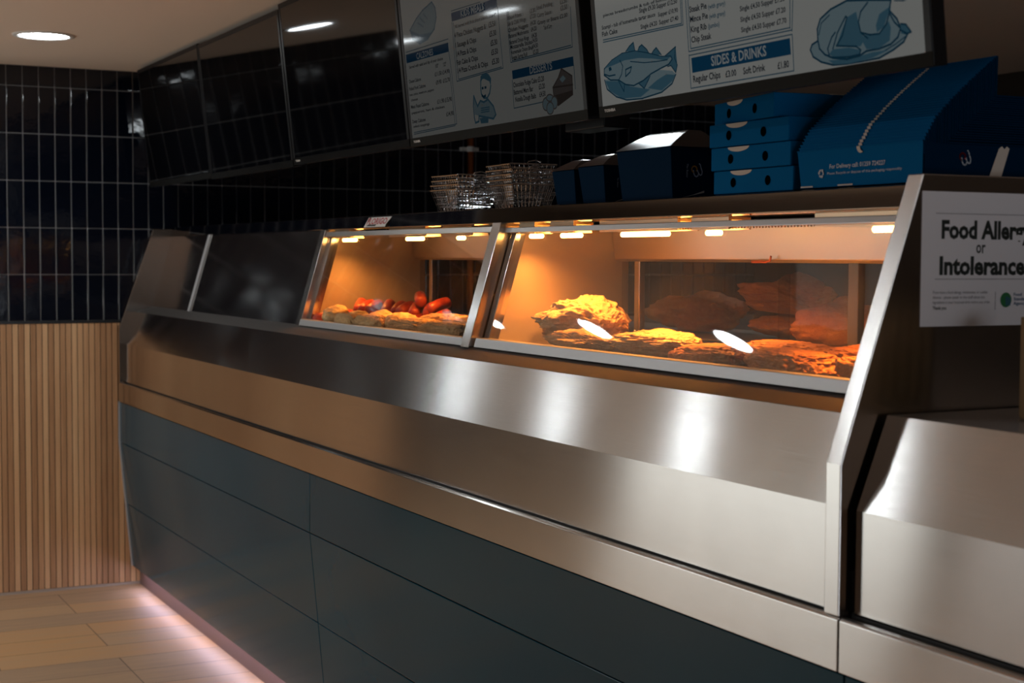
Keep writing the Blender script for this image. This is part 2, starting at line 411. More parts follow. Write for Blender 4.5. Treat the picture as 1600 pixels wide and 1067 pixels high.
bar('glass_pane', 1.290, 1.567, 3.474, XR, M['glass'], -.006, .011, 0)
# inside the heated display
DK = 1.272
obj('heated_deck', px([(.17, DK-.006), (.17, DK), (.61, DK), (.61, DK-.006)], 2.06, XR), M['steel_dull'], R)
for x, m_ in ((2.062, .012), (3.432, .018)):
    obj('side_partition', px([(.175, DK), (.262, 1.586), (.61, 1.586), (.61, DK)], x, x+m_), M['partition'], R)
bm = bmesh.new(); box(bm, (2.08, .575, DK), (XR, .60, 1.290)); obj('rear_track', bm, M['steel_dull'], R, bevel=.002)
bm = bmesh.new()
for k in range(110): box(bm, (3.5+.0142*k, .566, 1.281), (3.5+.0142*k+.007, .576, 1.289))
obj('drip_grille', bm, M['rack'], R)
obj('lamp_hood', px([(.565, 1.499), (.555, 1.590), (.61, 1.590), (.61, 1.492), (.575, 1.492)], 2.08, 3.43), M['hood'], R, bevel=.002)
obj('lamp_hood', px([(.565, 1.499), (.555, 1.590), (.61, 1.590), (.61, 1.492), (.575, 1.492)], 3.452, XR), M['hood'], R, bevel=.002)
bm = bmesh.new()
for k in range(96): box(bm, (4.05+.0105*k, .30, 1.5635), (4.05+.0105*k+.006, .306, 1.570))
obj('vent_strip', bm, M['reflector'], R)
for x0, x1 in ((2.10, 2.20), (3.53, 3.56), (2.20, 2.215)):
    pass
for x0, x1, st in ((2.09, 2.82, (2.19, 2.215)), (2.78, 3.42, ()), (3.46, 4.20, (3.54, 3.566)), (4.16, 5.07, (4.42, 4.455))):
    d = obj('rear_door', bx((x0, .584+.006*(len(st) == 0), 1.291), (x1, .588+.006*(len(st) == 0), 1.497)), M['rear_glass'], R)
    if st: obj('door_stile', bx((st[0], .574, 1.29), (st[1],   .592, 1.498)), M['steel_up' if st[0] < 4 else 'stile'], d, bevel=.002)
for x in (3.513, 3.651):
    bm = bmesh.new()
    bmesh.ops.create_cone(bm, cap_ends=True, segments=20, radius1=.012, radius2=.009, depth=.02, matrix=Matrix.Translation((x, .566, 1.304)) @ Matrix.Rotation(PI/2, 4, 'X'))
    obj('door_knob', bm, M['chrome'], R, bevel=.003, smooth=False)
bm = bmesh.new(); tube(bm, [(4.10, .552, 1.494), (4.14, .552, 1.4945), (4.152, .552, 1.494)], .0035); tube(bm, [(4.152, .552, 1.494), (4.17, .552, 1.497), (4.176, .55, 1.507)], .0028)
obj('hood_latch', bm, M['copper'], R)
# quartz heat lamps under the canopy: a reflector tray and a glowing tube, each a real light
def heat_lamp(x0, x1, y, p, tx0=None, tx1=None):
    z = 1.562
    bm = bmesh.new(); prism(bm, [(y-.028, z), (y-.028, z+.026), (y+.028, z+.026), (y+.028, z), (y+.024, z), (y+.02, z+.02), (y-.02, z+.02), (y-.024, z)], x0, x1)
    h = obj('heat_lamp', bm, M['reflector'], R)
    tx0 = tx0 or x0+.012; tx1 = tx1 or x1-.012
    bm = bmesh.new(); tube(bm, [(tx0, y, z-.006), (tx1, y, z-.006)], .0062, 10); obj('lamp_tube', bm, M['tube'], h, smooth=True)
    l = bpy.data.lights.new('heat_lamp_glow', 'AREA'); l.shape = 'RECTANGLE'; l.size = tx1-tx0; l.size_y = .02; l.energy = p; l.color = (1, .34, .055); l.spread = 2.1
    o = bpy.data.objects.new('heat_lamp_glow', l); C.objects.link(o); o.parent = h; o.location = Vector(((tx0+tx1)/2, y, z-.016))-wloc(h); o.rotation_euler = (.14, 0, 0)
HL = HEAT
heat_lamp(2.125, 2.26, .285, .85*HL); heat_lamp(2.58, 2.86, .295, 1.0*HL, 2.66, 2.78); heat_lamp(2.95, 3.15, .31, .7*HL, 3.0, 3.04)
heat_lamp(3.49, 3.575, .285, .7*HL); heat_lamp(3.64, 3.76, .295, 1.1*HL); heat_lamp(3.86, 4.20, .31, 2.0*HL, 3.92, 4.12); heat_lamp(4.24, 4.38, .32, 1.6*HL, 4.26, 4.31); heat_lamp(4.68, 5.0, .31, 2.8*HL, 4.82, 4.98)
# maker's badge on the lip
bg = lambda u, v: (2.47+u, .2325+.011/.036*v-.0015, 1.5925+v)
bm = bmesh.new(); flat(bm, [(-.015, .001), (.165, .001), (.165, .008), (.205, .036), (.012, .036)], bg)
b_ = obj('badge', bm, M['white'], R)
b_['label'] = 'white badge with red slanted lettering'
bm = bmesh.new(); bg2 = lambda u, v: (2.47+u+.35*(v-.01), .2325+.011/.036*v-.0022, 1.5925+v)
letters(bm, 'FLORIGO', .004, .010, .162, .0185, bg2, .02); obj('badge_lettering', bm, M['red'], b_)
bm = bmesh.new(); bg3 = lambda u, v: (2.47+u, .2325+.011/.036*v-.002, 1.5925+v)
flat(bm, [(.004, .004), (.08, .0035), (.09, .009), (.02, .009)], bg3); flat(bm, [(.003, .012), (.009, .012), (.034, .033), (.018, .033)], bg3)
obj('badge_shadow', bm, M['ink'], b_)
# front panels of the base: upright row, then two rows leaning in to the kick plate
def rowprof(z0, z1):
    fy = lambda z: .006 if z >= .656 else .006+.054*(.656-z)/(.656-.085)
    return [(fy(z0), z0), (fy(z1), z1), (fy(z1)+.012, z1), (fy(z0)+.012, z0)]
for x0, x1 in ((.012, 2.5805), (2.5845, 5.128)):
    for z0, z1 in ((.6575, .838), (.3765, .6545), (.085, .3735)):
        obj('front_panel', px(rowprof(z0, z1), x0, x1), M['teal'], R, bevel=.0012)
obj('base_carcass', px([(.03, .84), (.03, .60), (.08, .10), (.70, .10), (.70, .84)], .02, 5.12), M['seal'], R)
bm = bmesh.new(); prism(bm, [(-.0005, .842), (-.0005, .656), (.054, .085), (.066, .085), (.012, .656), (.012, .842)], .005, .011)
obj('edge_trim', bm, M['frame'], R)
obj('kick_plate', bx((.012, .092, 0), (5.128, .104, .084)), M['plate'], R)
obj('plinth', bx((.03, .16, .0), (5.1, .68, .1)), M['seal'], R)
ls = obj('light_strip', bx((.10, .070, .0795), (5.1, .080, .0845)), M['led'], R)
for k in range(6):
    l = bpy.data.lights.new('plinth_glow', 'AREA'); l.shape = 'RECTANGLE'; l.size = .80; l.size_y = .012; l.energy = LED; l.color = (.60, .62, 1)
    o = bpy.data.objects.new('plinth_glow', l); C.objects.link(o); o.parent = ls; o.location = Vector((.50+.83*k, .075, .0785))-wloc(ls); o.rotation_euler = (-.9, 0, 0)

# the lower serving counter that carries on past the end panel
K = thing('serving_counter', 'lower stainless steel counter right of the tall end panel', 'counter', (5.9, .3, 0))
X0, X1 = 5.1315, 7.2
obj('front_rail', px([(.0, .842), (.0, .9255), (.004, .929), (.016, .9295), (.018, .926), (.03, .926), (.03, .842)], 5.1225, X1), M['steel'], K, bevel=.0012)
obj('shadow_groove', bx((5.124, .024, .92), (X1, .034, .937)), M['seal'], K)
obj('front_cladding', px(sheet([(.024, .934), (.024, 1.102), (.083, 1.252), (.55, 1.254)], .004), X0, X1), M['steel'], K)
obj('counter_side', px([(.027, .936), (.027, 1.101), (.087, 1.249), (.55, 1.25), (.55, .2), (.1, .2), (.1, .936)], X0, X0+.004), M['steel_up'], K)
for z0, z1 in ((.6575, .838), (.3765, .6545), (.085, .3735)):
    obj('front_panel', px(rowprof(z0, z1), 5.132, X1), M['teal'], K, bevel=.0012)
obj('base_carcass', px([(.03, .84), (.03, .60), (.08, .10), (.54, .10), (.54, .84)], 5.14, X1), M['seal'], K)
obj('kick_plate', bx((5.132, .092, 0), (X1, .104, .084)), M['plate'], K)
obj('plinth', bx((5.14, .16, 0), (X1-.02, .5, .1)), M['seal'], K)
obj('edge_seal', bx((5.1205, .034, .931), (5.131, .5, 1.0)), M['seal'], K)

# allergy notice on the outer face of the end panel
Q = thing('allergy_notice', 'white printed food allergy notice stuck on the steel end panel', 'notice', (5.1208, .155, 1.39))
q = lambda d: (lambda u, v: (5.1212+d, .155+u, v))
obj('sheet', bx((5.1204, .1555, 1.392), (5.1212, .470, 1.612)), M['paper'], Q)
bm = bmesh.new()
letters(bm, 'Food Allergy', .042, 1.5365, .197, .0285, q(.0003), .04)
letters(bm, 'Intolerance', .039, 1.4775, .187, .0285, q(.0003), .04)
letters(bm, 'or', .117, 1.5125, .0205, .0205, q(.0003), .015)
letters(bm, 'Thank you', .026, 1.4195, .029, .0055, q(.0003), .02)
obj('heading', bm, M['ink'], Q)
bm = bmesh.new()
for k in range(64):
    for z in (1.5755, 1.4685): flat(bm, [(.030+.0038*k, z), (.0322+.0038*k, z), (.0322+.0038*k, z+.0016), (.030+.0038*k, z+.0016)], q(.0003))
for i, s in enumerate(('If you have a food allergy, intolerance, or coeliac', 'disease - please speak to the staff about the', 'ingredients in your food and drink before you order.')):
    letters(bm, s, .026, 1.4455-.0082*i, (.118, .112, .125)[i], .0048, q(.0003))
flat(bm, [(.161, 1.418), (.162, 1.418), (.162, 1.448), (.161, 1.448)], q(.0003))
obj('small_print', bm, M['inkgrey'], Q)
bm = bmesh.new(); qq = q(.0004)
flat(bm, [(.185+.0125*math.cos(PI*k/12), 1.4345+.0125*math.sin(PI*k/12)) for k in range(24)], qq)
obj('emblem', bm, M['green'], Q)
bm = bmesh.new(); qq = q(.0007)
for k in range(3): flat(bm, [(.1845+.004*k, 1.425), (.187+.004*k, 1.425), (.187+.004*k, 1.440-.001*k), (.1845+.004*k, 1.440-.001*k)], qq)
for i, s in enumerate(('Food', 'Standards', 'Agency')): letters(bm, s, .202, 1.441-.0075*i, (.018, .036, .028)[i], .0055, qq, .01)
obj('emblem_lettering', bm, M['blueink'], Q)

# ------------------------------------------------------------------ what the two lit menus show, in metres on the screen
MENU = {
 4: [
  ('p','pale',0,[(3.3645,0.3588),(3.3826,0.3423),(3.3848,0.3175),(3.3663,0.29),(3.3173,0.2696),(3.2663,0.2646),(3.2239,0.2809),(3.2103,0.3062),(3.2589,0.3307),(3.3036,0.3461)]),
  ('l','mid',0.004,[(3.3645,0.3588),(3.3826,0.3423),(3.3848,0.3175),(3.3663,0.29),(3.3173,0.2696),(3.2663,0.2646),(3.2239,0.2809),(3.2103,0.3062),(3.2589,0.3307),(3.3036,0.3461),(3.3645,0.3588)]),
  ('p','mid',0,[(3.2112,0.3061),(3.2717,0.2877),(3.3472,0.2836),(3.3173,0.2696),(3.2663,0.2649),(3.2241,0.2818)]),
  ('l','mid',0.004,[(3.2815,0.3295),(3.3095,0.3133)]),
  ('l','mid',0.004,[(3.306,0.3369),(3.3293,0.3213)]),
  ('l','mid',0.004,[(3.2654,0.3191),(3.2983,0.304)]),
  ('p','blue',0,[(3.1683,0.2462),(3.4427,0.2462),(3.4427,0.2234),(3.1683,0.2234)]),
  ('l','line',0.0022,[(3.1698,0.2525),(3.4446,0.255)]),
  ('t', 'white', 'CALZONES', 3.2411, 0.2263, 0.1085, 0.0159),
  ('t', 'ink', 'Served with salad and dip of your choice', 3.1872, 0.207, 0.2191, 0.0075),
  ('t', 'ink', '10"', 3.357, 0.1912, 0.0183, 0.0095),
  ('t', 'ink', '12"', 3.4067, 0.1902, 0.0172, 0.0094),
  ('t', 'ink', '£11.50 £14.90', 3.3478, 0.1708, 0.0918, 0.0101),
  ('t', 'ink', '£9.90  £12.70', 3.3505, 0.1494, 0.0869, 0.0101),
  ('t', 'ink', 'Cheese Calzone', 3.1758, 0.169, 0.0809, 0.009),
  ('t', 'ink', 'Pulled Pork Calzone', 3.1736, 0.1495, 0.1091, 0.009),
  ('t', 'ink', 'ham, onion, sweetcorn, peppers', 3.1724, 0.1351, 0.1608, 0.0065),
  ('t', 'ink', 'cheese', 3.1785, 0.1206, 0.0456, 0.0065),
  ('t', 'ink', 'Meat Feast Calzone', 3.1737, 0.1013, 0.1206, 0.0091),
  ('t', 'ink', '£11.90 £15.90', 3.3481, 0.0999, 0.0903, 0.0108),
  ('t', 'ink', 'pepperoni, ham & chicken', 3.1751, 0.0864, 0.2149, 0.0065),
  ('t', 'ink', '£14.90', 3.3965, 0.0638, 0.0451, 0.0108),
  ('t', 'ink', 'Deep Calzone', 3.1741, 0.0619, 0.0881, 0.0091),
  ('t', 'ink', 'select toppings', 3.1782, 0.0499, 0.1072, 0.0066),
  ('l','line',0.0022,[(3.442,0.2241),(3.4482,0.1756)]),
  ('l','line',0.0022,[(3.4482,0.1755),(3.4514,0.0401),(3.1752,0.0373)]),
  ('l','line',0.0022,[(3.4379,0.1766),(3.4409,0.0365),(3.1741,0.0327)]),
  ('p','blue',0,[(3.4769,0.3154),(3.7339,0.3154),(3.7339,0.2942),(3.4769,0.2942)]),
  ('l','line',0.0022,[(3.478,0.3204),(3.6444,0.319)]),
  ('t', 'white', 'KIDS MEALS', 3.535, 0.2979, 0.1327, 0.0164),
  ('t', 'ink', '"All served with fruit shoot and a sweet"', 3.4901, 0.2752, 0.2288, 0.0083),
  ('t', 'ink', '4 Piece Chicken Nuggets &', 3.4879, 0.2523, 0.1814, 0.012),
  ('t', 'ink', '£5.50', 3.6836, 0.2528, 0.0383, 0.0128),
  ('t', 'ink', '1 Sausage & Chips', 3.489, 0.2281, 0.121, 0.012),
  ('t', 'ink', '£5.30', 3.6844, 0.2309, 0.0368, 0.0128),
  ('t', 'ink', '1/4 Pizza & Chips', 3.4884, 0.2057, 0.1176, 0.0121),
  ('t', 'ink', '£5.30', 3.6867, 0.209, 0.0359, 0.0128),
  ('t', 'ink', 'Fish Cake & Chips', 3.4869, 0.1841, 0.1237, 0.0121),
  ('t', 'ink', '£5.50', 3.686, 0.1871, 0.0359, 0.0128),
  ('t', 'ink', '1/4 Pizza Crunch & Chips', 3.4874, 0.1643, 0.1752, 0.0121),
  ('t', 'ink', '£5.30', 3.6852, 0.1647, 0.0386, 0.0129),
  ('l','line',0.0022,[(3.4758,0.2916),(3.4751,0.1451),(3.7386,0.1511),(3.7357,0.2939)]),
  ('l','line',0.0022,[(3.4839,0.2905),(3.4864,0.1492),(3.7301,0.1544)]),
  ('p','mid',0,[(3.6107,0.1285),(3.6119,0.1434),(3.6288,0.1501),(3.6551,0.1466),(3.6698,0.1343),(3.664,0.115),(3.6588,0.1271),(3.6299,0.1366),(3.6201,0.1359)]),
  ('l','mid',0.005,[(3.6121,0.135),(3.608,0.1153),(3.6091,0.1017),(3.6205,0.0907),(3.6395,0.089),(3.655,0.0992),(3.6643,0.1166)]),
  ('l','deep',0.006,[(3.6157,0.1146),(3.6216,0.1149)]),
  ('l','deep',0.006,[(3.6313,0.1148),(3.6379,0.115)]),
  ('l','deep',0.006,[(3.6121,0.0973),(3.6202,0.0932),(3.6312,0.0956)]),
  ('p','pale',0,[(3.5999,0.0857),(3.6185,0.0808),(3.6426,0.0854),(3.6594,0.0739),(3.6724,0.0628),(3.6785,0.0458),(3.6634,0.037),(3.6263,0.0432),(3.5885,0.0495),(3.5619,0.055),(3.5631,0.0991),(3.5763,0.0861),(3.5817,0.0738)]),
  ('l','mid',0.005,[(3.5654,0.1006),(3.5582,0.0757),(3.5581,0.0468),(3.5616,0.0346),(3.5818,0.0365),(3.5846,0.0498)]),
  ('l','mid',0.005,[(3.5654,0.1006),(3.5817,0.0738),(3.5999,0.0857),(3.6185,0.0808),(3.6426,0.0854),(3.6694,0.0664),(3.6785,0.0458),(3.6634,0.037),(3.5846,0.0498)]),
  ('l','mid',0.003,[(3.6,0.0672),(3.6465,0.0667)]),
  ('l','mid',0.003,[(3.599,0.0622),(3.6455,0.0617)]),
  ('l','mid',0.003,[(3.598,0.0572),(3.6445,0.0568)]),
  ('p','mid',0,[(3.5874,0.0445),(3.6377,0.0423),(3.6331,0.0292),(3.5924,0.0306)]),
  ('t', 'ink', 'Baked Beans', 3.7848, 0.2575, 0.0739, 0.009),
  ('t', 'ink', '£3.30', 3.8986, 0.2575, 0.028, 0.0094),
  ('t', 'ink', 'Salt & Chilli Wings', 3.7838, 0.2436, 0.0932, 0.009),
  ('t', 'ink', '£7.20', 3.898, 0.2452, 0.0277, 0.0094),
  ('t', 'ink', 'Chicken Nuggets', 3.7846, 0.2287, 0.1016, 0.0091),
  ('t', 'ink', '£4.20', 3.897, 0.2306, 0.0271, 0.0094),
  ('t', 'ink', 'Battered Mushrooms', 3.7853, 0.2153, 0.1002, 0.0091),
  ('t', 'ink', '£4.20', 3.8978, 0.2167, 0.028, 0.0094),
  ('t', 'ink', 'Battered Onion Rings', 3.7861, 0.2006, 0.0984, 0.0091),
  ('t', 'ink', '£4.20', 3.8984, 0.2022, 0.0261, 0.0094),
  ('t', 'ink', 'Mozzarella Sticks', 3.7876, 0.1893, 0.1101, 0.0091),
  ('t', 'ink', '£4.50', 3.8988, 0.1912, 0.0257, 0.0094),
  ('t', 'ink', 'Homemade Onion Bhaji', 3.7887, 0.1771, 0.1102, 0.0091),
  ('t', 'ink', '£4.50', 3.8985, 0.1787, 0.0264, 0.0095),
  ('t', 'ink', 'Veggie Spring Roll', 3.7897, 0.1647, 0.0796, 0.0091),
  ('t', 'ink', '£3.20', 3.8984, 0.1655, 0.0271, 0.0095),
  ('t', 'ink', 'Small Pudding', 3.933, 0.2604, 0.0753, 0.0087),
  ('t', 'ink', 'Curry Sauce', 3.9333, 0.2437, 0.0674, 0.0087),
  ('t', 'ink', 'Gravy or Beans £2.00', 3.9318, 0.2272, 0.1405, 0.0087),
  ('t', 'ink', 'Tub of Curry', 3.9591, 0.2127, 0.0392, 0.0087),
  ('t', 'ink', '£3.50', 4.0433, 0.2437, 0.031, 0.0102),
  ('t', 'ink', '£3.50', 4.0432, 0.2575, 0.0313, 0.0102),
  ('l','line',0.0022,[(3.7812,0.2772),(3.7806,0.1595),(4.0795,0.1606),(4.0849,0.246)]),
  ('l','line',0.0022,[(3.7883,0.2762),(3.7884,0.1627),(4.074,0.165)]),
  ('p','blue',0,[(3.7833,0.1402),(4.0793,0.1402),(4.0793,0.1199),(3.7833,0.1199)]),
  ('t', 'white', 'DESSERTS', 3.8748, 0.1232, 0.1084, 0.017),
  ('t', 'ink', 'Chocolate Fudge Cake', 3.7863, 0.1007, 0.1197, 0.0111),
  ('t', 'ink', '£3.20', 3.9101, 0.1011, 0.0307, 0.0115),
  ('t', 'ink', 'Battered Mars Bar', 3.7859, 0.0836, 0.0984, 0.0111),
  ('t', 'ink', '£3.20', 3.9122, 0.0846, 0.0293, 0.0115),
  ('t', 'ink', 'Nutella Dough Balls', 3.7904, 0.0665, 0.1045, 0.0111),
  ('t', 'ink', '£4.50', 3.9123, 0.0674, 0.0292, 0.0115),
  ('l','line',0.0022,[(3.7808,0.1179),(3.7772,0.0528),(3.922,0.0549)]),
  ('l','line',0.0022,[(4.0794,0.1206),(4.0778,0.07)]),
  ('p','grey',0,[(4.022,0.1199),(4.0674,0.0994),(4.0642,0.0592),(3.9936,0.0408),(3.9766,0.0641),(3.976,0.0826),(4.0043,0.1012)]),
  ('p','brown',0,[(3.9766,0.0641),(4.0635,0.0683),(4.0642,0.0592),(3.9936,0.0408)]),
  ('l','brown',0.004,[(3.976,0.0826),(4.0671,0.08)]),
  ('l','brown',0.003,[(4.022,0.1199),(4.0674,0.0994),(4.0642,0.0592),(3.9936,0.0408),(3.9766,0.0641),(3.976,0.0826),(4.0043,0.1012),(4.022,0.1199)]),
  ('p','pale',0,[(4.0101,0.0976),(4.0274,0.105),(4.0385,0.0963),(4.0214,0.0889)]),
  ('p','pale',0,[(3.9572,0.0472),(3.9548,0.0418),(3.9501,0.0374),(3.9437,0.0348),(3.9366,0.0342),(3.9299,0.0359),(3.9246,0.0395),(3.9215,0.0446),(3.9211,0.0503),(3.9235,0.0558),(3.9283,0.0602),(3.9348,0.0628),(3.9419,0.0633),(3.9485,0.0616),(3.9538,0.0579),(3.9568,0.0529)]),
  ('l','grey',0.003,[(3.9572,0.0472),(3.9548,0.0418),(3.9501,0.0374),(3.9437,0.0348),(3.9366,0.0342),(3.9299,0.0359),(3.9246,0.0395),(3.9215,0.0446),(3.9211,0.0503),(3.9235,0.0558),(3.9283,0.0602),(3.9348,0.0628),(3.9419,0.0633),(3.9485,0.0616),(3.9538,0.0579),(3.9568,0.0529),(3.9572,0.0472)]),
  ('p','pale',0,[(3.9742,0.0597),(3.9724,0.0569),(3.9685,0.0547),(3.9629,0.0535),(3.9566,0.0535),(3.9505,0.0546),(3.9455,0.0567),(3.9424,0.0595),(3.9417,0.0625),(3.9435,0.0653),(3.9475,0.0675),(3.9531,0.0687),(3.9594,0.0687),(3.9655,0.0675),(3.9704,0.0654),(3.9735,0.0627)]),
  ('l','grey',0.003,[(3.9742,0.0597),(3.9724,0.0569),(3.9685,0.0547),(3.9629,0.0535),(3.9566,0.0535),(3.9505,0.0546),(3.9455,0.0567),(3.9424,0.0595),(3.9417,0.0625),(3.9435,0.0653),(3.9475,0.0675),(3.9531,0.0687),(3.9594,0.0687),(3.9655,0.0675),(3.9704,0.0654),(3.9735,0.0627),(3.9742,0.0597)]),
  ('p','pale',0,[(3.9915,0.0474),(3.9895,0.0423),(3.9856,0.0381),(3.9804,0.0355),(3.9747,0.035),(3.9693,0.0365),(3.9651,0.0398),(3.9627,0.0445),(3.9626,0.0499),(3.9646,0.055),(3.9686,0.0592),(3.9738,0.0617),(3.9795,0.0623),(3.9849,0.0607),(3.989,0.0574),(3.9913,0.0527)]),
  ('l','grey',0.003,[(3.9915,0.0474),(3.9895,0.0423),(3.9856,0.0381),(3.9804,0.0355),(3.9747,0.035),(3.9693,0.0365),(3.9651,0.0398),(3.9627,0.0445),(3.9626,0.0499),(3.9646,0.055),(3.9686,0.0592),(3.9738,0.0617),(3.9795,0.0623),(3.9849,0.0607),(3.989,0.0574),(3.9913,0.0527),(3.9915,0.0474)]),
  ('p','pale',0,[(3.9717,0.0367),(3.9695,0.0316),(3.9652,0.0274),(3.9594,0.0249),(3.953,0.0243),(3.947,0.0259),(3.9422,0.0293),(3.9395,0.0341),(3.9392,0.0394),(3.9414,0.0446),(3.9458,0.0488),(3.9516,0.0513),(3.958,0.0518),(3.964,0.0502),(3.9687,0.0468),(3.9714,0.0421)]),
  ('l','grey',0.003,[(3.9717,0.0367),(3.9695,0.0316),(3.9652,0.0274),(3.9594,0.0249),(3.953,0.0243),(3.947,0.0259),(3.9422,0.0293),(3.9395,0.0341),(3.9392,0.0394),(3.9414,0.0446),(3.9458,0.0488),(3.9516,0.0513),(3.958,0.0518),(3.964,0.0502),(3.9687,0.0468),(3.9714,0.0421),(3.9717,0.0367)]),
 ],
 5: [
  ('l','line',0.0022,[(4.5196,0.1985),(4.5175,0.1513),(4.2117,0.1547)]),
  ('l','line',0.0022,[(4.5148,0.1991),(4.5126,0.1546),(4.2125,0.1594)]),
  ('t', 'ink', 'pieces breadcrumbs & tub of homemade', 4.2235, 0.2057, 0.2831, 0.0061),
  ('t', 'ink', 'Single £9.30 Supper £12.50', 4.3659, 0.1947, 0.1398, 0.009),
  ('t', 'ink', 'Scampi - tub of homemade tartar sauce', 4.2139, 0.1805, 0.2106, 0.008),
  ('t', 'ink', 'Supper £10.90', 4.4344, 0.1779, 0.0716, 0.0084),
  ('t', 'ink', 'Fish Cake', 4.2128, 0.1664, 0.0627, 0.0095),
  ('t', 'ink', 'Single £4.20  Supper £7.40', 4.3667, 0.1625, 0.1387, 0.0086),
  ('l','line',0.0022,[(4.5327,0.1966),(4.5304,0.1006)]),
  ('l','line',0.0022,[(4.5406,0.1954),(4.5382,0.1045)]),
  ('l','line',0.0022,[(4.5304,0.0988),(4.8554,0.0988)]),
  ('l','line',0.0022,[(4.5382,0.1035),(4.851,0.1035)]),
  ('l','line',0.0022,[(4.8636,0.1491),(4.8554,0.097)]),
  ('l','line',0.0022,[(4.8558,0.1502),(4.8503,0.1022)]),
  ('t', 'ink', 'Steak Pie', 4.5454, 0.171, 0.0589, 0.0112),
  ('t', 'line', '(with gravy)', 4.609, 0.1688, 0.0559, 0.0084),
  ('t', 'ink', 'Mince Pie', 4.5453, 0.1524, 0.0605, 0.0112),
  ('t', 'line', '(with gravy)', 4.6104, 0.1508, 0.0522, 0.0084),
  ('t', 'ink', 'King Rib', 4.545, 0.1333, 0.0544, 0.0112),
  ('t', 'line', '(jumbo)', 4.604, 0.1333, 0.0376, 0.0085),
  ('t', 'ink', 'Chip Steak', 4.5448, 0.114, 0.0674, 0.0112),
  ('t', 'ink', 'Single £4.50 Supper £7.50', 4.7089, 0.1508, 0.1342, 0.009),
  ('t', 'ink', 'Single £4.50 Supper £7.20', 4.7085, 0.1317, 0.1352, 0.009),
  ('t', 'ink', 'Single £4.50 Supper £7.70', 4.7084, 0.113, 0.1358, 0.0091),
  ('l','line',0.0022,[(4.5286,0.0292),(4.5305,0.0928)]),
  ('l','line',0.0022,[(4.5306,0.0914),(4.8555,0.0914)]),
  ('l','line',0.0022,[(4.8555,0.0896),(4.8532,0.0284)]),
  ('l','line',0.0022,[(4.5286,0.0288),(4.8532,0.0288)]),
  ('p','blue',0,[(4.5376,0.0858),(4.8482,0.0858),(4.8482,0.0574),(4.5376,0.0574)]),
  ('t', 'white', 'SIDES & DRINKS', 4.6056, 0.0635, 0.1741, 0.0181),
  ('t', 'ink', 'Regular Chips', 4.5412, 0.0389, 0.0912, 0.0127),
  ('t', 'ink', '£3.00', 4.6492, 0.0379, 0.0344, 0.0116),
  ('t', 'ink', 'Soft Drink', 4.7055, 0.0377, 0.0677, 0.012),
  ('t', 'ink', '£1.80', 4.8098, 0.0364, 0.0328, 0.012),
  ('p','pale',0,[(4.2054,0.0766),(4.2128,0.0564),(4.2482,0.0375),(4.2889,0.0274),(4.348,0.0251),(4.4237,0.031),(4.4639,0.0443),(4.4796,0.0608),(4.4674,0.0688),(4.413,0.0768),(4.297,0.0794)]),
  ('p','mid',0,[(4.2083,0.0739),(4.222,0.0531),(4.2709,0.0319),(4.3441,0.0289),(4.3815,0.0407),(4.3068,0.0536),(4.2626,0.0686)]),
  ('p','mid',0,[(4.3731,0.0438),(4.4241,0.0344),(4.4645,0.0488),(4.4766,0.06),(4.4456,0.0643),(4.4101,0.0564)]),
  ('l','deep',0.003,[(4.2054,0.0766),(4.2128,0.0564),(4.2482,0.0375),(4.2889,0.0274),(4.348,0.0251),(4.4237,0.031),(4.4639,0.0443),(4.4796,0.0608)]),
  ('p','mid',0,[(4.2995,0.1253),(4.3147,0.1341),(4.3316,0.1403),(4.3356,0.1223)]),
  ('l','deep',0.0025,[(4.2995,0.1253),(4.3147,0.1341),(4.3316,0.1403),(4.3356,0.1223)]),
  ('p','mid',0,[(4.3442,0.119),(4.3524,0.1285),(4.3632,0.1319),(4.3801,0.1206),(4.3876,0.1117)]),
  ('l','deep',0.0025,[(4.3442,0.119),(4.3524,0.1285),(4.3632,0.1319),(4.3801,0.1206),(4.3876,0.1117)]),
  ('p','mid',0,[(4.395,0.1081),(4.4057,0.1154),(4.4163,0.1199),(4.4329,0.1036)]),
  ('l','deep',0.0025,[(4.395,0.1081),(4.4057,0.1154),(4.4163,0.1199),(4.4329,0.1036)]),
  ('p','mid',0,[(4.3372,0.0584),(4.3599,0.0446),(4.3751,0.0575),(4.3854,0.0669)]),
  ('l','deep',0.0025,[(4.3372,0.0584),(4.3599,0.0446),(4.3751,0.0575),(4.3854,0.0669)]),
  ('p','mid',0,[(4.2606,0.0711),(4.2704,0.0582),(4.2801,0.0454),(4.2849,0.0616)]),
  ('l','deep',0.0025,[(4.2606,0.0711),(4.2704,0.0582),(4.2801,0.0454),(4.2849,0.0616)]),
  ('p','mid',0,[(4.4507,0.1),(4.4862,0.1135),(4.4799,0.0923),(4.4875,0.078),(4.4801,0.0641),(4.4647,0.0793),(4.4565,0.0813)]),
  ('l','deep',0.0025,[(4.4465,0.1),(4.4862,0.1135),(4.4799,0.0923),(4.4875,0.078),(4.4801,0.0641),(4.4647,0.0793),(4.452,0.079)]),
  ('p','pale',0,[(4.2076,0.0994),(4.2413,0.1139),(4.2852,0.1233),(4.3356,0.1223),(4.3834,0.1127),(4.4337,0.1001),(4.4672,0.097),(4.4705,0.091),(4.4567,0.0824),(4.4261,0.0777),(4.3904,0.071),(4.3578,0.0604),(4.3206,0.0539),(4.2892,0.0593),(4.2629,0.0709),(4.2301,0.0741),(4.2055,0.0863)]),
  ('l','deep',0.003,[(4.2076,0.0994),(4.2413,0.1139),(4.2852,0.1233),(4.3356,0.1223),(4.3834,0.1127),(4.4337,0.1001),(4.4672,0.097),(4.4705,0.091),(4.4567,0.0824),(4.4261,0.0777),(4.3904,0.071),(4.3578,0.0604),(4.3206,0.0539),(4.2892,0.0593),(4.2629,0.0709),(4.2301,0.0741),(4.2055,0.0863),(4.2076,0.0994)]),
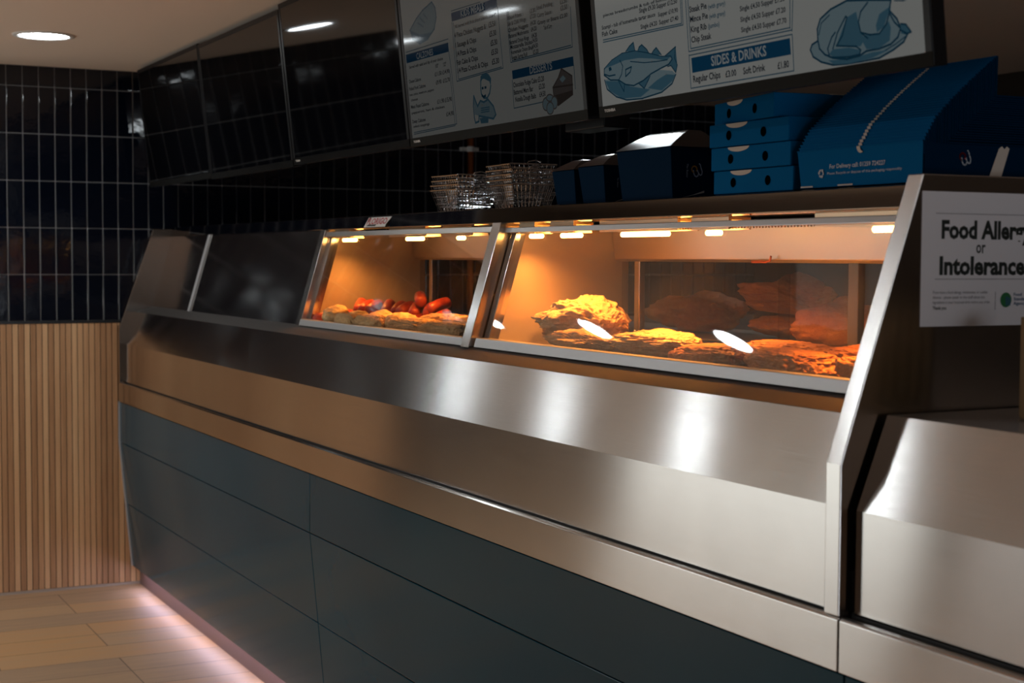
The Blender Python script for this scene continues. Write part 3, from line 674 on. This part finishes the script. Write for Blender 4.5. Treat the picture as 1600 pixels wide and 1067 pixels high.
  ('p','mid',0,[(4.2102,0.1004),(4.2412,0.1135),(4.2852,0.1229),(4.3356,0.1218),(4.3833,0.1122),(4.4336,0.0997),(4.4671,0.0966),(4.4494,0.0911),(4.3991,0.1001),(4.3469,0.107),(4.2922,0.1083),(4.2491,0.1035)]),
  ('l','deep',0.0025,[(4.2739,0.1104),(4.2835,0.0974),(4.2764,0.0815),(4.2629,0.0709)]),
  ('l','deep',0.003,[(4.2939,0.0892),(4.3174,0.0926),(4.3113,0.0827),(4.2917,0.0752),(4.2939,0.0892)]),
  ('l','deep',0.003,[(4.2059,0.0887),(4.2267,0.0829),(4.2506,0.0829)]),
  ('l','deep',0.004,[(4.2283,0.0985),(4.2341,0.0991),(4.236,0.0957),(4.2296,0.0947),(4.2283,0.0985)]),
  ('l','deep',0.002,[(4.3145,0.1035),(4.3675,0.0954),(4.4154,0.0926),(4.4538,0.0918)]),
  ('p','pale',0,[(4.9267,0.072),(4.9088,0.0673),(4.9031,0.0591),(4.9097,0.0465),(4.9307,0.0354),(4.9609,0.0273),(4.9971,0.0249),(5.0385,0.0246),(5.0788,0.0258),(5.1133,0.0348),(5.1389,0.0445),(5.1494,0.0559),(5.1348,0.0596),(5.0351,0.0495)]),
  ('l','deep',0.0035,[(4.9267,0.072),(4.9088,0.0673),(4.9031,0.0591),(4.9097,0.0465),(4.9307,0.0354),(4.9609,0.0273),(4.9971,0.0249),(5.0385,0.0246),(5.0788,0.0258),(5.1133,0.0348),(5.1389,0.0445),(5.1494,0.0559),(5.1348,0.0596)]),
  ('l','deep',0.002,[(4.9609,0.0273),(4.9615,0.033),(5.0036,0.0303),(5.0507,0.0308),(5.0911,0.0355),(5.1196,0.0432),(5.145,0.0528)]),
  ('p','mid',0,[(4.9495,0.0363),(4.964,0.0279),(5.0031,0.025),(5.0619,0.0277),(5.1023,0.0361),(5.0628,0.0369),(5.0038,0.0322)]),
  ('p','pale',0,[(4.9253,0.0731),(4.9257,0.0916),(4.9352,0.1069),(4.9644,0.1193),(5.0076,0.1275),(5.0596,0.121),(5.1151,0.1131),(5.1095,0.0974),(5.126,0.0825),(5.1341,0.0669),(5.126,0.0534),(5.1087,0.0445),(5.0803,0.0405),(5.0488,0.0404),(5.0307,0.0349),(4.9979,0.0329),(4.9621,0.0387),(4.9413,0.0469),(4.9284,0.0581)]),
  ('l','deep',0.0035,[(4.9253,0.0731),(4.9257,0.0916),(4.9352,0.1069),(4.9644,0.1193),(5.0076,0.1275),(5.0596,0.121),(5.1151,0.1131),(5.1095,0.0974),(5.126,0.0825),(5.1341,0.0669),(5.126,0.0534),(5.1087,0.0445),(5.0803,0.0405),(5.0488,0.0404),(5.0307,0.0349),(4.9979,0.0329),(4.9621,0.0387),(4.9413,0.0469),(4.9284,0.0581),(4.9253,0.0731)]),
  ('p','mid',0,[(4.9734,0.0587),(4.9899,0.072),(5.0048,0.1005),(5.0291,0.1066),(5.0352,0.0795),(5.0449,0.0596),(5.0351,0.0495),(5.006,0.0538)]),
  ('p','mid',0,[(5.0364,0.0625),(5.0544,0.0678),(5.0826,0.0642),(5.1066,0.0814),(5.1111,0.0698),(5.1064,0.0503),(5.0803,0.0414),(5.049,0.0432)]),
  ('p','mid',0,[(5.0855,0.0952),(5.11,0.1028),(5.1078,0.094),(5.0947,0.0738),(5.0771,0.0668),(5.0754,0.0781)]),
  ('p','mid',0,[(4.952,0.0457),(4.9636,0.0531),(5.0058,0.051),(5.0317,0.0442),(5.0324,0.0366),(5.0042,0.036),(4.9682,0.039)]),
  ('l','deep',0.003,[(4.9531,0.0417),(4.95,0.0556),(4.9627,0.0734),(4.9725,0.0799)]),
  ('l','deep',0.003,[(4.9733,0.0577),(4.9899,0.072),(5.0048,0.1005),(5.0021,0.1027),(4.9785,0.0791),(4.9637,0.054)]),
  ('l','deep',0.003,[(4.9733,0.0577),(5.0235,0.0508),(5.0346,0.0439),(5.0309,0.0368),(5.0042,0.036),(4.9682,0.039),(4.9531,0.0417)]),
  ('l','deep',0.003,[(5.0592,0.1174),(5.0407,0.105),(5.0332,0.0892),(5.0373,0.0718),(5.0536,0.0604)]),
  ('l','deep',0.003,[(5.0373,0.0718),(5.0599,0.0652),(5.0826,0.0642),(5.1006,0.0767),(5.1107,0.0955)]),
  ('l','deep',0.003,[(5.1092,0.0938),(5.1201,0.0778),(5.1328,0.0671)]),
  ('l','deep',0.002,[(4.9293,0.0814),(4.9376,0.0998),(4.9604,0.1103)]),
  ('p','mid',0,[(5.1347,0.0732),(5.1467,0.0707),(5.1577,0.0585),(5.148,0.0561),(5.1333,0.0579)]),
  ('l','deep',0.003,[(5.1347,0.0732),(5.1467,0.0707),(5.1576,0.0576),(5.148,0.0561),(5.1338,0.0633)]),
  ('p','deep',0,[(5.1206,0.1123),(5.1528,0.1077),(5.1446,0.1067),(5.1231,0.1101)]),
 ],
}

# ================================================================== menu screens over the range
TH = math.atan(.105)
def screen(X0, W_, label, prims=None, mats=None, maker=True, H=.522):
    """a flat screen leaning out at the top; built upright, then tipped"""
    t = thing('menu_screen', label, 'screen', (0, 0, 0), 'row of five menu screens')
    bz = .016
    bm = bmesh.new()
    prism(bm, [(.0, .0), (.0, .022), (.002, .022), (.002, .0)], 0, W_); 
    obj('lower_trim', bm, M['lip' if prims else 'bezel'], t)
    bm = bmesh.new()
    box(bm, (0, .002, 0), (W_, .03, H)); box(bm, (.06, .03, .05), (W_-.06, .062, H-.06))
    for a, b_ in (((0, 0, .022), (bz, .002, H)), ((W_-bz, 0, .022), (W_, .002, H)), ((bz, 0, H-.016), (W_-bz, .002, H))): box(bm, a, b_)
    obj('casing', bm, M['black'], t, bevel=.0015)
    page = obj('display', bx((bz, .0008, .0225), (W_-bz, .002, H-.016)), mats['page'] if mats else M['screen_off'], t)
    if maker:
        bm = bmesh.new(); letters(bm, 'TOSHIBA', .024, .0095, .045, .0058, lambda u, v: (u, -.0006, v), .03); obj('maker_lettering', bm, M['white'], t)
    if prims:
        keys = list(mats.keys()); keys.remove('page')
        top = H-.018
        bms = {'menu_artwork': bmesh.new()}
        def block(x, y):                               # the printed panel of the menu a line belongs to
            if X0 > 4: k = 'sides_text' if x > 4.5 and y < .1 else ('pies_text' if x > 4.5 else 'fish_text')
            else: k = 'calzone_text' if x < 3.45 else ('kids_meals_text' if x < 3.755 else ('starters_text' if y > .145 else 'desserts_text'))
            return bms.setdefault(k, bmesh.new())
        depth = 0
        for p in prims:
            mi = keys.index(p[1])
            if p[0] == 't':
                _, c, s, x, y, wd, cap = p
                if y+cap < top: letters(block(x, y), s, x-X0, y, wd, cap, lambda u, v: (u, -.0014, v), .022, mi)
            else:
                depth += 1
                put = lambda u, v, d=depth: (min(max(u-X0, bz+.001), W_-bz-.001), .0004-.000012*d, max(min(v, top), .0235))
                if p[0] == 'l': stroke(bms['menu_artwork'], p[3], p[2], put, mi)
                else: flat(bms['menu_artwork'], p[3], put, mi)
        for k, b_ in bms.items(): obj(k, b_, [mats[x] for x in keys], page)
    bm = bmesh.new(); box(bm, (W_/2-.09, .062, .16), (W_/2+.09, .078, .36)); box(bm, (W_/2-.03, .078, .22), (W_/2+.03, .20, .30))
    obj('wall_bracket', bm, M['black'], t, bevel=.002)
    t.location = (X0, .1, 1.80); t.rotation_euler = (TH, 0, 0)
    return t
s1 = screen(.215, .968, 'dark switched off menu screen nearest the tiled wall', maker=False, H=.512)
s2 = dup(s1, (1.190, .1, 1.795), (TH, 0, 0), 'dark switched off menu screen second from the tiled wall')
s3 = screen(2.164, .974, 'dark switched off menu screen mirroring a ceiling light, beside the lit kids meals menu')
screen(3.144, .979, 'dimly lit menu screen listing kids meals and desserts', MENU[4], MENU_DIM)
screen(4.172, 1.030, 'brighter menu screen with fish and roast chicken drawings, listing sides and drinks', MENU[5], MENU_BRIGHT)
# hanging post between the two lit screens
H = thing('ceiling_post', 'brown ceiling post in the gap between the two lit menu screens', 'post', (3.89, .26, CEIL))
obj('post', bx((3.80, .24, 1.955), (3.965, .29, CEIL)), M['timber'], H, bevel=.002)
obj('post_clamp', bx((3.79, .225, 1.80), (3.975, .295, 1.955)), M['black'], H, bevel=.003)

# copper gas pipe with its clip on the far part of the tiled wall
Pp = thing('copper_pipe', 'upright copper pipe clipped to the dark tiled wall', 'pipe', (.03, 1.746, 0))
bm = bmesh.new(); tube(bm, [(.035, 1.746, 0), (.035, 1.746, 2.3)], .015, 16); obj('pipe', bm, M['copper'], Pp, smooth=True)
bm = bmesh.new(); tube(bm, [(.035, 1.746, 2.026), (.035, 1.746, 2.052)], .018, 16); box(bm, (0, 1.70, 2.030), (.03, 1.792, 2.048))
obj('pipe_clip', bm, M['white'], Pp)
# vent at the top right edge of the view
Pq = thing('ceiling_vent', 'dim reddish brown slatted ceiling vent cut by the top right frame edge', 'vent', (2.93, 1.86, CEIL))
bm = bmesh.new()
for k in range(7): box(bm, (2.86+.02*k, 1.80, CEIL-.012), (2.87+.02*k, 1.92, CEIL-.002))
obj('vent_slats', bm, M['seal'], Pq)
bm = bmesh.new()
for a, b_ in (((2.84, 1.78, CEIL-.014), (3.02, 1.80, CEIL)), ((2.84, 1.92, CEIL-.014), (3.02, 1.94, CEIL)), ((2.84, 1.80, CEIL-.014), (2.858, 1.92, CEIL)), ((3.002, 1.80, CEIL-.014), (3.02, 1.92, CEIL))): box(bm, a, b_)
obj('vent_frame', bm, M['copper'], Pq)

# ================================================================== on the canopy shelf
ZS = 1.6305
# chrome wire chip baskets, nested
def basket(label):
    t = thing('wire_basket', label, 'wire basket', (0, 0, 0), 'nested chrome wire baskets')
    a, b_, h = .082, .068, .062; a2, b2 = .062, .050
    rect = lambda x, y, z: [(-x, -y, z), (x, -y, z), (x, y, z), (-x, y, z), (-x, -y, z)]
    bm = bmesh.new()
    pts = rect(a, b_, h)
    for p, q_ in zip(pts, pts[1:]): tube(bm, [p, q_], .0024, 6)
    obj('rim', bm, M['chrome'], t)
    bm = bmesh.new()
    for z, k in ((.0, 0), (.022, .35), (.042, .68)):
        pts = rect(a2+(a-a2)*k, b2+(b_-b2)*k, z)
        for p, q_ in zip(pts, pts[1:]): tube(bm, [p, q_], .0015, 4)
    for k in range(13):
        f = -1+2*k/12
        for sgn in (-1, 1): tube(bm, [(f*a2, sgn*b2, 0), (f*a, sgn*b_, h)], .0011, 4)
        tube(bm, [(f*a2, -b2, 0), (f*a2, b2, 0)], .0011, 4)
    for k in range(11):
        f = -1+2*k/10
        for sgn in (-1, 1): tube(bm, [(sgn*a2, f*b2, 0), (sgn*a, f*b_, h)], .0011, 4)
        tube(bm, [(-a2, f*b2, 0), (a2, f*b2, 0)], .0011, 4)
    obj('wire_mesh', bm, M['chrome'], t)
    bm = bmesh.new()
    for s in (-1, 1): tube(bm, [(a, .02*s, h), (a+.008, .018*s, h+.006), (a+.010, 0, h+.009)], .0018, 5)
    obj('handle', bm, M['chrome'], t)
    return t
ORD = ['bottom', 'second from bottom', 'third from bottom', 'fourth from bottom', 'fifth from bottom', 'top']
b0 = basket('bottom wire basket of the left nested stack'); b0.location = (2.965, .345, ZS+.002); b0.rotation_euler = (0, 0, .06)
for k in range(1, 4):
    dup(b0, (2.965+.003*k, .345, ZS+.002+.0135*k), (0, 0, .06+.03*math.sin(k*2)), ('top' if k == 3 else ORD[k])+' wire basket of the left nested stack')
for k in range(5):
    dup(b0, (3.325-.002*k, .350, ZS+.002+.0135*k), (0, 0, -.04+.05*math.sin(k*3)), ('top' if k == 4 else ORD[k])+' wire basket of the right nested stack')

# navy takeaway boxes with sloped lids; the emblem stands on its side on the end face
def emblem(bm_p, bm_g, bm_t, c, s, put):
    """a B lying on its back with a golden ring in its lower bowl, and the words under it; c centre, s size"""
    cx, cy = c
    pt = lambda L: [(cx+x*s, cy+y*s) for x, y in L]
    arc = lambda x, y, r, a0, a1, n=10: [(x+r*math.cos(math.radians(a0+(a1-a0)*i/n)), y+r*math.sin(math.radians(a0+(a1-a0)*i/n))) for i in range(n+1)]
    stroke(bm_p, pt([(.18, .52), (.27, .45), (.34, .22), (.45, -.05), (.42, -.28), (.28, -.34), (.12, -.15), (.02, .02)]), .09*s, put)
    stroke(bm_p, pt([(.14, -.20), (.08, -.38), (-.05, -.45), (-.20, -.38), (-.30, -.20), (-.33, .0)]), .10*s, put)
    stroke(bm_g, pt(arc(-.25, .10, .23, -30, 250, 14)), .11*s, put)
    if bm_t is not None:
        letters(bm_t, 'The Batter', 0, 0, s*1.05, s*.17, lambda u, v: put(cx-.95*s+v, cy+.5*s-u))
def meal_box(name_, label, x0, x1, y0, y1, zb, z1, z2, rot=0.):
    t = thing('meal_box', label, 'takeaway box', ((x0+x1)/2, (y0+y1)/2, zb), 'navy takeaway meal boxes')
    ins = .014
    bm = bmesh.new()
    A = [bm.verts.new(p) for p in ((x0+ins, y0+ins*.6, zb), (x1-ins*.2, y0+ins*.6, zb), (x1-ins*.2, y1-ins, zb), (x0+ins, y1-ins, zb))]
    B = [bm.verts.new(p) for p in ((x0, y0, z1), (x1, y0, z1), (x1, y1, z1), (x0, y1, z1))]
    bm.faces.new(A[::-1]); bm.faces.new(B)
    for i in range(4): bm.faces.new((A[i], A[(i+1) % 4], B[(i+1) % 4], B[i]))
    obj('box_body', bm, M['navy'], t, bevel=.0015)
    bm = bmesh.new(); e = .002; g_ = (z2-z1)*1.75; hx = .035
    n = 6
    prev = None
    B = [(x0-e, y0-e), (x1+e, y0-e), (x1+e, y1+e), (x0-e, y1+e)]
    rings = []
    for i in range(n+1):                               # gently domed lid
        f = i/n; ins_ = g_*f; ix = hx*f
        rings.append([bm.verts.new(p) for p in ((x0-e+ix, y0-e+ins_, z1+.001+(z2-z1)*(f+.05*math.sin(f*PI))), (x1+e-ix, y0-e+ins_, z1+.001+(z2-z1)*(f+.05*math.sin(f*PI))), (x1+e-ix, y1+e-ins_*.6, z1+.001+(z2-z1)*(f+.05*math.sin(f*PI))), (x0-e+ix, y1+e-ins_*.6, z1+.001+(z2-z1)*(f+.05*math.sin(f*PI))))])
    for a, b_ in zip(rings, rings[1:]):
        for i in range(4): bm.faces.new((a[i], a[(i+1) % 4], b_[(i+1) % 4], b_[i]))
    bm.faces.new(rings[-1]); bm.faces.new(rings[0][::-1])
    lid = obj('box_lid', bm, M['navy_gloss'], t, smooth=False)
    for p in lid.data.polygons: p.use_smooth = True
    es = lid.modifiers.new('edges', 'EDGE_SPLIT'); es.split_angle = .7
    sl = lambda v: x1+.0008-ins*.2*(z1-v)/(z1-zb)
    put = lambda u, v: (sl(v), u, v)
    bp, bgold, bt = bmesh.new(), bmesh.new(), bmesh.new()
    s = .026*(z1-zb)/.1
    emblem(bp, bgold, bt, ((y0+y1)/2, zb+(z1-zb)*.55), s, put)
    e1 = obj('emblem', bp, M['print'], t); obj('emblem_ring', bgold, M['gold'], e1); obj('emblem_words', bt, M['print'], e1)
    bm = bmesh.new(); flat(bm, [(y0+.03, zb+.002), (y1-.05, zb+.014), (y1-.05, zb+.019), (y0+.06, zb+.009)], lambda u, v: (sl(v)+.0003, u, v))
    obj('raw_edge', bm, M['cream'], t)
    if rot: t.rotation_euler = (0, 0, rot)
    return t
meal_box('a', 'largest navy takeaway box with glossy lid beside the pizza boxes', 3.965, 4.195, .265, .405, ZS+.001, 1.744, 1.784)
meal_box('b', 'small navy takeaway box between the other two takeaway boxes', 3.765, 3.888, .275, .395, ZS+.001, 1.719, 1.748)
meal_box('c', 'small navy takeaway box nearest the wire baskets', 3.632, 3.745, .275, .395, ZS+.001, 1.715, 1.742)

# four flat pizza boxes
def pizza_box(label, w_=.268, d=.27, h=.0465):
    t = thing('pizza_box', label, 'pizza box', (0, 0, 0), 'stacked blue pizza boxes')
    o = obj('carton', bx((-w_/2, 0, 0), (w_/2, d, h)), M['blue'], t, bevel=.002)
    pt = lambda u, v: (u, -.0007, v)
    for x in (-.064, .053):
        bm = bmesh.new(); flat(bm, [(x+.0092*math.cos(PI*k/10), .022+.0098*math.sin(PI*k/10)) for k in range(20)], pt)
        obj('vent_hole', bm, M['hole'], t)
    bm = bmesh.new(); flat(bm, [(-.037+.037*math.cos(PI*k/12), h-.001-.0098*math.sin(PI*k/12)) for k in range(13)], pt)
    obj('thumb_notch', bm, M['cream'], t)
    bm = bmesh.new(); flat(bm, [(.12, h-.001), (.17, h-.001), (.17, h+.0004), (.12, h+.0004)], lambda u, v: (w_/2+.0007, u, v))
    obj('raw_edge', bm, M['cream'], t)
    return t
pz = [(4.519, .25, 0.), (4.509, .25, 0.004), (4.502, .25, .006), (4.468, .262, -.16)]
LB = ['bottom blue pizza box of the stack of four', 'blue pizza box second from the bottom of the stack of four', 'blue pizza box third from the bottom of the stack of four', 'turned blue pizza box on top of the stack of four']
p0 = pizza_box(LB[0]); p0.location = (4.519, .25, ZS+.002)
for k in range(1, 4): dup(p0, (pz[k][0], pz[k][1], ZS+.002+.0480*k), (0, 0, pz[k][2]), LB[k])

# long leaning stack of nested open box trays
def tray(label, front=False):
    t = thing('box_tray', label, 'box tray', (0, 0, 0), 'leaning stack of nested blue box trays')
    w2, h, d = .172, .070, .30
    bm = bmesh.new()
    bm2 = [(-w2+.006, .001, 0), (w2-.003, .001, 0), (w2, -.001, h), (-w2-.004, -.001, h)]
    a = [bm.verts.new(p) for p in bm2]; b_ = [bm.verts.new((x, y+.0026, z)) for x, y, z in bm2]
    bm.faces.new(a); bm.faces.new(b_[::-1])
    for i in range(4): bm.faces.new((a[i], b_[i], b_[(i+1) % 4], a[(i+1) % 4]))
    box(bm, (-w2-.004, -.0026, h-.0016), (w2, .001, h+.0004))      # rolled lip
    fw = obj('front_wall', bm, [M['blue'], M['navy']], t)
    for p in fw.data.polygons: p.material_index = 1 if abs(p.normal.x) > .8 else 0  # navy end faces: shade painted into the blue card
    obj('base', bx((-w2+.006, .0036, .0), (w2-.004, d, .0030)), M['navy'], t)
    bm = bmesh.new(); cx = .012
    lun = [(cx-.0125*math.sin(PI*k/10*.5+0), h-.0002-.0125*math.cos(PI*k/10*.5)) for k in range(11)]
    lun = lun[::-1]+[(cx+.006-.0095*math.sin(PI*k/10*.5), h-.0002-.0100*math.cos(PI*k/10*.5)) for k in range(11)]
    flat(bm, lun, lambda u, v: (u, -.0031-.0005*(.07-v)/.07, v))
    obj('thumb_notch', bm, M['cream'], t)
    if front:
        bm = bmesh.new(); box(bm, (w2-.004, .0036, 0), (w2-.001, d, h-.004)); sw = obj('side_wall', bm, M['navy'], t)
        bp, bgold = bmesh.new(), bmesh.new(); emblem(bp, bgold, None, (.095, .042), .026, lambda u, v: (w2-.0004, .095+(v-.042), .042-(u-.095)) if False else (w2-.0004, u, v))
        e1 = obj('emblem', bp, M['print'], t); obj('emblem_ring', bgold, M['red'], e1)
        bm = bmesh.new(); flat(bm, [(.150, .012), (.178, .012), (.196, .062), (.190, .066), (.184, .061), (.178, .066), (.171, .061)], lambda u, v: (w2-.0003, u, v)); obj('card_flap', bm, M['cream'], t)
        bm = bmesh.new(); pt = lambda u, v: (u, .0003-.002*v/.07-.0012, v)
        letters(bm, 'For Delivery call: 01259 724227', -.078, .0335, .155, .0078, pt, .012)
        letters(bm, 'Please Recycle or dispose of this packaging responsibly', -.085, .0225, .205, .0046, pt, .0)
        c = (-.103, .0255); r = .0085
        for k in range(3):                             # three chasing arrows
            a0 = PI/2+2*PI*k/3
            pth = [(c[0]+r*.72*math.cos(a0+x), c[1]+r*.72*math.sin(a0+x)) for x in (.25, .75, 1.3)]
            stroke(bm, pth, .0034, pt)
            e = a0+1.3; cxp, cyp = c[0]+r*.72*math.cos(e), c[1]+r*.72*math.sin(e); tx, ty = -math.sin(e), math.cos(e)
            flat(bm, [(cxp+math.cos(e)*.0036, cyp+math.sin(e)*.0036), (cxp-math.cos(e)*.0036, cyp-math.sin(e)*.0036), (cxp+tx*.0045, cyp+ty*.0045)], pt)
        obj('lettering', bm, M['print'], t)
        bm = bmesh.new()
        for u0, u1 in ((-.165, -.128), (-.055, -.012)): flat(bm, [(u0, .0008), (u1, .0008), (u1, .0034), (u0, .0034)], lambda u, v: (u, -.0012, v))
        obj('raw_edge', bm, M['cream'], t)
    return t
TX = 4.839
f0 = tray('front blue box tray printed with the delivery phone number', True); f0.location = (TX, .253, ZS+.004)
proto = None
PATH = [(.253, 0), (.278, .040), (.314, .073), (.348, .101), (.382, .127), (.416, .152)]
def along(s):                                          # the stack leans back along this measured line
    f = s*5; i = min(int(f), 4); f -= i
    return PATH[i][0]+(PATH[i+1][0]-PATH[i][0])*f, PATH[i][1]+(PATH[i+1][1]-PATH[i][1])*f
NT = 34
for k in range(1, NT):
    y, z = along(k/(NT-1))
    lab = 'nested blue box tray in the leaning stack behind the printed front tray' if k < NT-1 else 'rearmost and topmost blue box tray of the leaning stack'
    jx = .0008*math.sin(k*2.3)
    if proto is None:
        proto = tray(lab); proto.location = (TX+jx, y, ZS+.004+z)
    else: dup(proto, (TX+jx, y, ZS+.004+z), (0, 0, .003*math.sin(k*1.7)), lab)

# brown paper bags standing on the lower counter at the right edge
for k in range(5):
    y = .215+.014*k; hgt = (.095, .135, .15, .155, .15)[k]; x = 5.282-.014*k+(.003, .0, -.001, -.001, .0)[k]
    t = thing('paper_bag', 'flat brown paper bag, '+('shortest and nearest the front' if k == 0 else ('second', 'third', 'fourth', 'rearmost')[k-1]+' in the bundle by the right frame edge'), 'paper bag', (x, y, 1.2562), 'bundle of brown paper bags')
    bm = bmesh.new(); box(bm, (x, y, 1.2562), (x+.20, y+.006, 1.2562+hgt)); obj('bag', bm, M['kraft'], t, bevel=.0015)
    bm = bmesh.new(); box(bm, (x+.002, y-.0012, 1.2562), (x+.198, y-.0002, 1.2562+.03)); obj('folded_base', bm, M['kraft'], t)

# ================================================================== hot food
def lump(name, label, cat, loc, size, m, seed, group, rough=.12, fine=.05, rot=(0, 0, 0), shape=None, div=5):
    """one piece of fried food: an uneven, crusted body"""
    bm = bmesh.new(); bmesh.ops.create_icosphere(bm, subdivisions=div, radius=1)
    off = Vector((seed*3.7, seed*1.3, seed*2.1))
    for v in bm.verts:
        p = v.co.copy()
        n1 = noise.noise(p*1.3+off); n2 = noise.noise(p*4+off); n3 = noise.noise(p*11+off)+.7*noise.noise(p*23+off)
        p *= 1+rough*2*n1+rough*n2+fine*n3
        if shape: p = shape(p)
        v.co = Vector((p.x*size[0], p.y*size[1], p.z*size[2]))
    zm = min(v.co.z for v in bm.verts)
    fl = zm*.72
    for v in bm.verts: v.co.z = max(v.co.z, fl)-fl        # sits on its flattened underside
    o = obj(name, bm, m, None, smooth=True); o.location = loc; o.rotation_euler = rot
    return tag(o, label, cat, group)
fishy = lambda p: Vector((p.x, p.y*(1-.35*p.x)+.18*math.sin(p.x*2.2), p.z*(1-.3*abs(p.x))+.12*p.x*p.x+.12*math.sin(5*p.y)))
slab = lambda p: Vector(tuple(math.copysign(abs(c)**.72, c) for c in p))
# sausages heaped at the back of the small window
bm = bmesh.new(); n = 14; rg = []
prof = [(-1, .0), (-.985, .45), (-.94, .75), (-.85, .95), (-.5, 1.0), (0, 1.02), (.5, 1.0), (.85, .95), (.94, .75), (.985, .45), (1, 0)]
for a, r in prof:
    rg.append([bm.verts.new((r*.0195*math.cos(2*PI*k/n), a*.041, r*.0185*math.sin(2*PI*k/n)+.004*math.cos(a*1.4))) for k in range(n)])
for s, t in zip(rg, rg[1:]):
    for k in range(n): bm.faces.new((s[k], s[(k+1) % n], t[(k+1) % n], t[k]))
bmesh.ops.remove_doubles(bm, verts=bm.verts[:], dist=1e-5)
sp = obj('sausage', bm, M['sausage'], None, smooth=True)
spots = []
for k in range(9): spots.append((2.150+.0560*k, .290+.012*k+.008*math.sin(k*1.9), DK+.026, .22+.05*math.sin(k*2.7), .85+.15*math.sin(k*1.3)))
for k in range(8): spots.append((2.165+.0570*k, .325+.012*k+.008*math.cos(k*1.7), DK+.060, .30+.08*math.cos(k*2.1), .8+.22*math.cos(k*1.9)))
spots += [(2.52, .40, DK+.094, .25, 1.2), (2.60, .43, DK+.075, .3, .2), (2.68, .40, DK+.04, .3, .5)]
for k, (x, y, z, tilt, yaw) in enumerate(spots):
    o = sp if k == 0 else sp.copy()
    if k: C.objects.link(o)
    o.location = (x, y, z); o.rotation_euler = (tilt, 0, yaw)
    tag(o, 'reddish brown sausage in the heap at the back of the small heated window', 'sausage', 'heap of sausages')
FC = 'fishcakes before the sausages'
for k, (x, y, s) in enumerate(((2.255, .215, 1.05), (2.42, .225, .95), (2.60, .235, 1.0), (2.755, .245, 1.05))):
    lump('fishcake', ('first', 'second', 'third', 'fourth')[k]+' golden fishcake from the left, lying before the sausages', 'fishcake', (x, y, DK+.003), (.052*s, .042*s, .034*s), M['cake'], k+2, FC, .08, .03, (.1, 0, .3*k))
lump('sausage_end', 'dull brown sausage piece in the left front corner of the small heated window', 'sausage', (2.155, .205, DK+.003), (.028, .036, .022), M['sausage'], 12, None, .05, .01)
BR = 'pale breaded fillets in the small window'
for k, (x, y, sx_, sy_, rz) in enumerate(((2.62, .195, .11, .030, .05), (2.86, .235, .13, .045, .1), (2.87, .33, .09, .05, .3), (3.10, .30, .13, .05, -.1), (3.13, .215, .15, .036, .0), (2.44, .178, .085, .018, 0))):
    lump('breaded_fillet', 'flat pale breaded fillet '+('behind the bottom rail under the third fishcake', 'in the middle of the small window front', 'standing behind the middle breaded fillet', 'dark edged at the right rear of the small window', 'at the right front of the small window', 'under the first two fishcakes')[k], 'breaded fillet', (x, y, DK+.003+(.008 if k in (2, 3) else 0)), (sx_, sy_, .026 if k not in (2, 3) else .028), M['pale_crumb'], 20+k, BR, .12, .10, (0, 0, rz), slab, 6)
# battered fish in the large window
BF = 'battered fish in the large window'
lump('battered_fish', 'large curled battered fish piled at the left of the large heated window', 'battered fish', (3.645, .375, DK+.003), (.165, .095, .072), M['batter'], 31, BF, .14, .07, (0, 0, -.2), fishy, 6)
lump('battered_fish', 'battered fish lying under the left end of the large curled fish', 'battered fish', (3.530, .47, DK+.003), (.06, .06, .045), M['batter'], 33, BF, .12, .05, (0, 0, .4), fishy)
for k, (x, y, sx_, sy_, sz, rz, lb) in enumerate(((3.86, .245, .13, .05, .030, .0, 'flat battered fish behind the left mirrored ceiling light'), (3.93, .40, .15, .06, .032, -.2, 'flat battered fish near the rear track, middle of the large window'), (4.12, .30, .13, .06, .032, .1, 'flat battered fish between the two mirrored ceiling lights'))):
    lump('battered_fish', lb, 'battered fish', (x, y, DK+.003), (sx_, sy_, sz), M['batter'], 40+k, BF, .14, .10, (0, 0, rz), fishy, 6)
BC = 'orange breaded pieces in the large window'
for k, (x, y, sx_, sy_, sz, rz, lb) in enumerate(((4.37, .26, .12, .055, .026, .0, 'front left'), (4.45, .40, .14, .06, .030, .15, 'rear left'), (4.63, .27, .13, .06, .028, -.1, 'front middle'), (4.72, .42, .13, .06, .032, .1, 'rear middle'), (4.90, .30, .12, .065, .030, .05, 'right end'))):
    lump('breaded_piece', 'flat orange breaded piece, '+lb+' of the right group', 'breaded piece', (x, y, DK+.003), (sx_, sy_, sz), M['crumb'], 50+k, BC, .12, .10, (0, 0, rz), slab, 6)
# extra fish on a drainer, standing in for reflections in the rear glass
obj('rear_drainer', px([(.615, 1.296), (.615, 1.300), (1.0, 1.300), (1.0, 1.296)], 2.08, XR), M['steel_dull'], R)
RF = 'battered fish standing in for reflections in the rear glass'
lump('battered_fish', 'large dim battered fish added for a reflection in the rear glass, middle of the large window', 'battered fish', (3.93, .80, 1.366), (.155, .075, .05), M['crumb'], 61, RF, .16, .05, (0, .05, -.15), fishy, 6)
lump('battered_fish', 'pale battered fish added for a reflection in the rear glass near the right end', 'battered fish', (4.235, .70, 1.302), (.125, .05, .055), M['crumb'], 63, RF, .14, .05, (0, -.1, .1), fishy)
lump('battered_fish', 'blurred dim battered fish added for a reflection in the rear glass left of the large dim one', 'battered fish', (3.52, .80, 1.304), (.15, .08, .06), M['crumb'], 65, RF, .14, .05, (0, 0, .2), fishy)
lump('battered_fish', 'low battered fish added to hold up the large stand-in fish behind the rear glass', 'battered fish', (3.93, .83, 1.302), (.15, .08, .036), M['crumb'], 67, RF, .10, .04, (0, 0, 0), fishy)
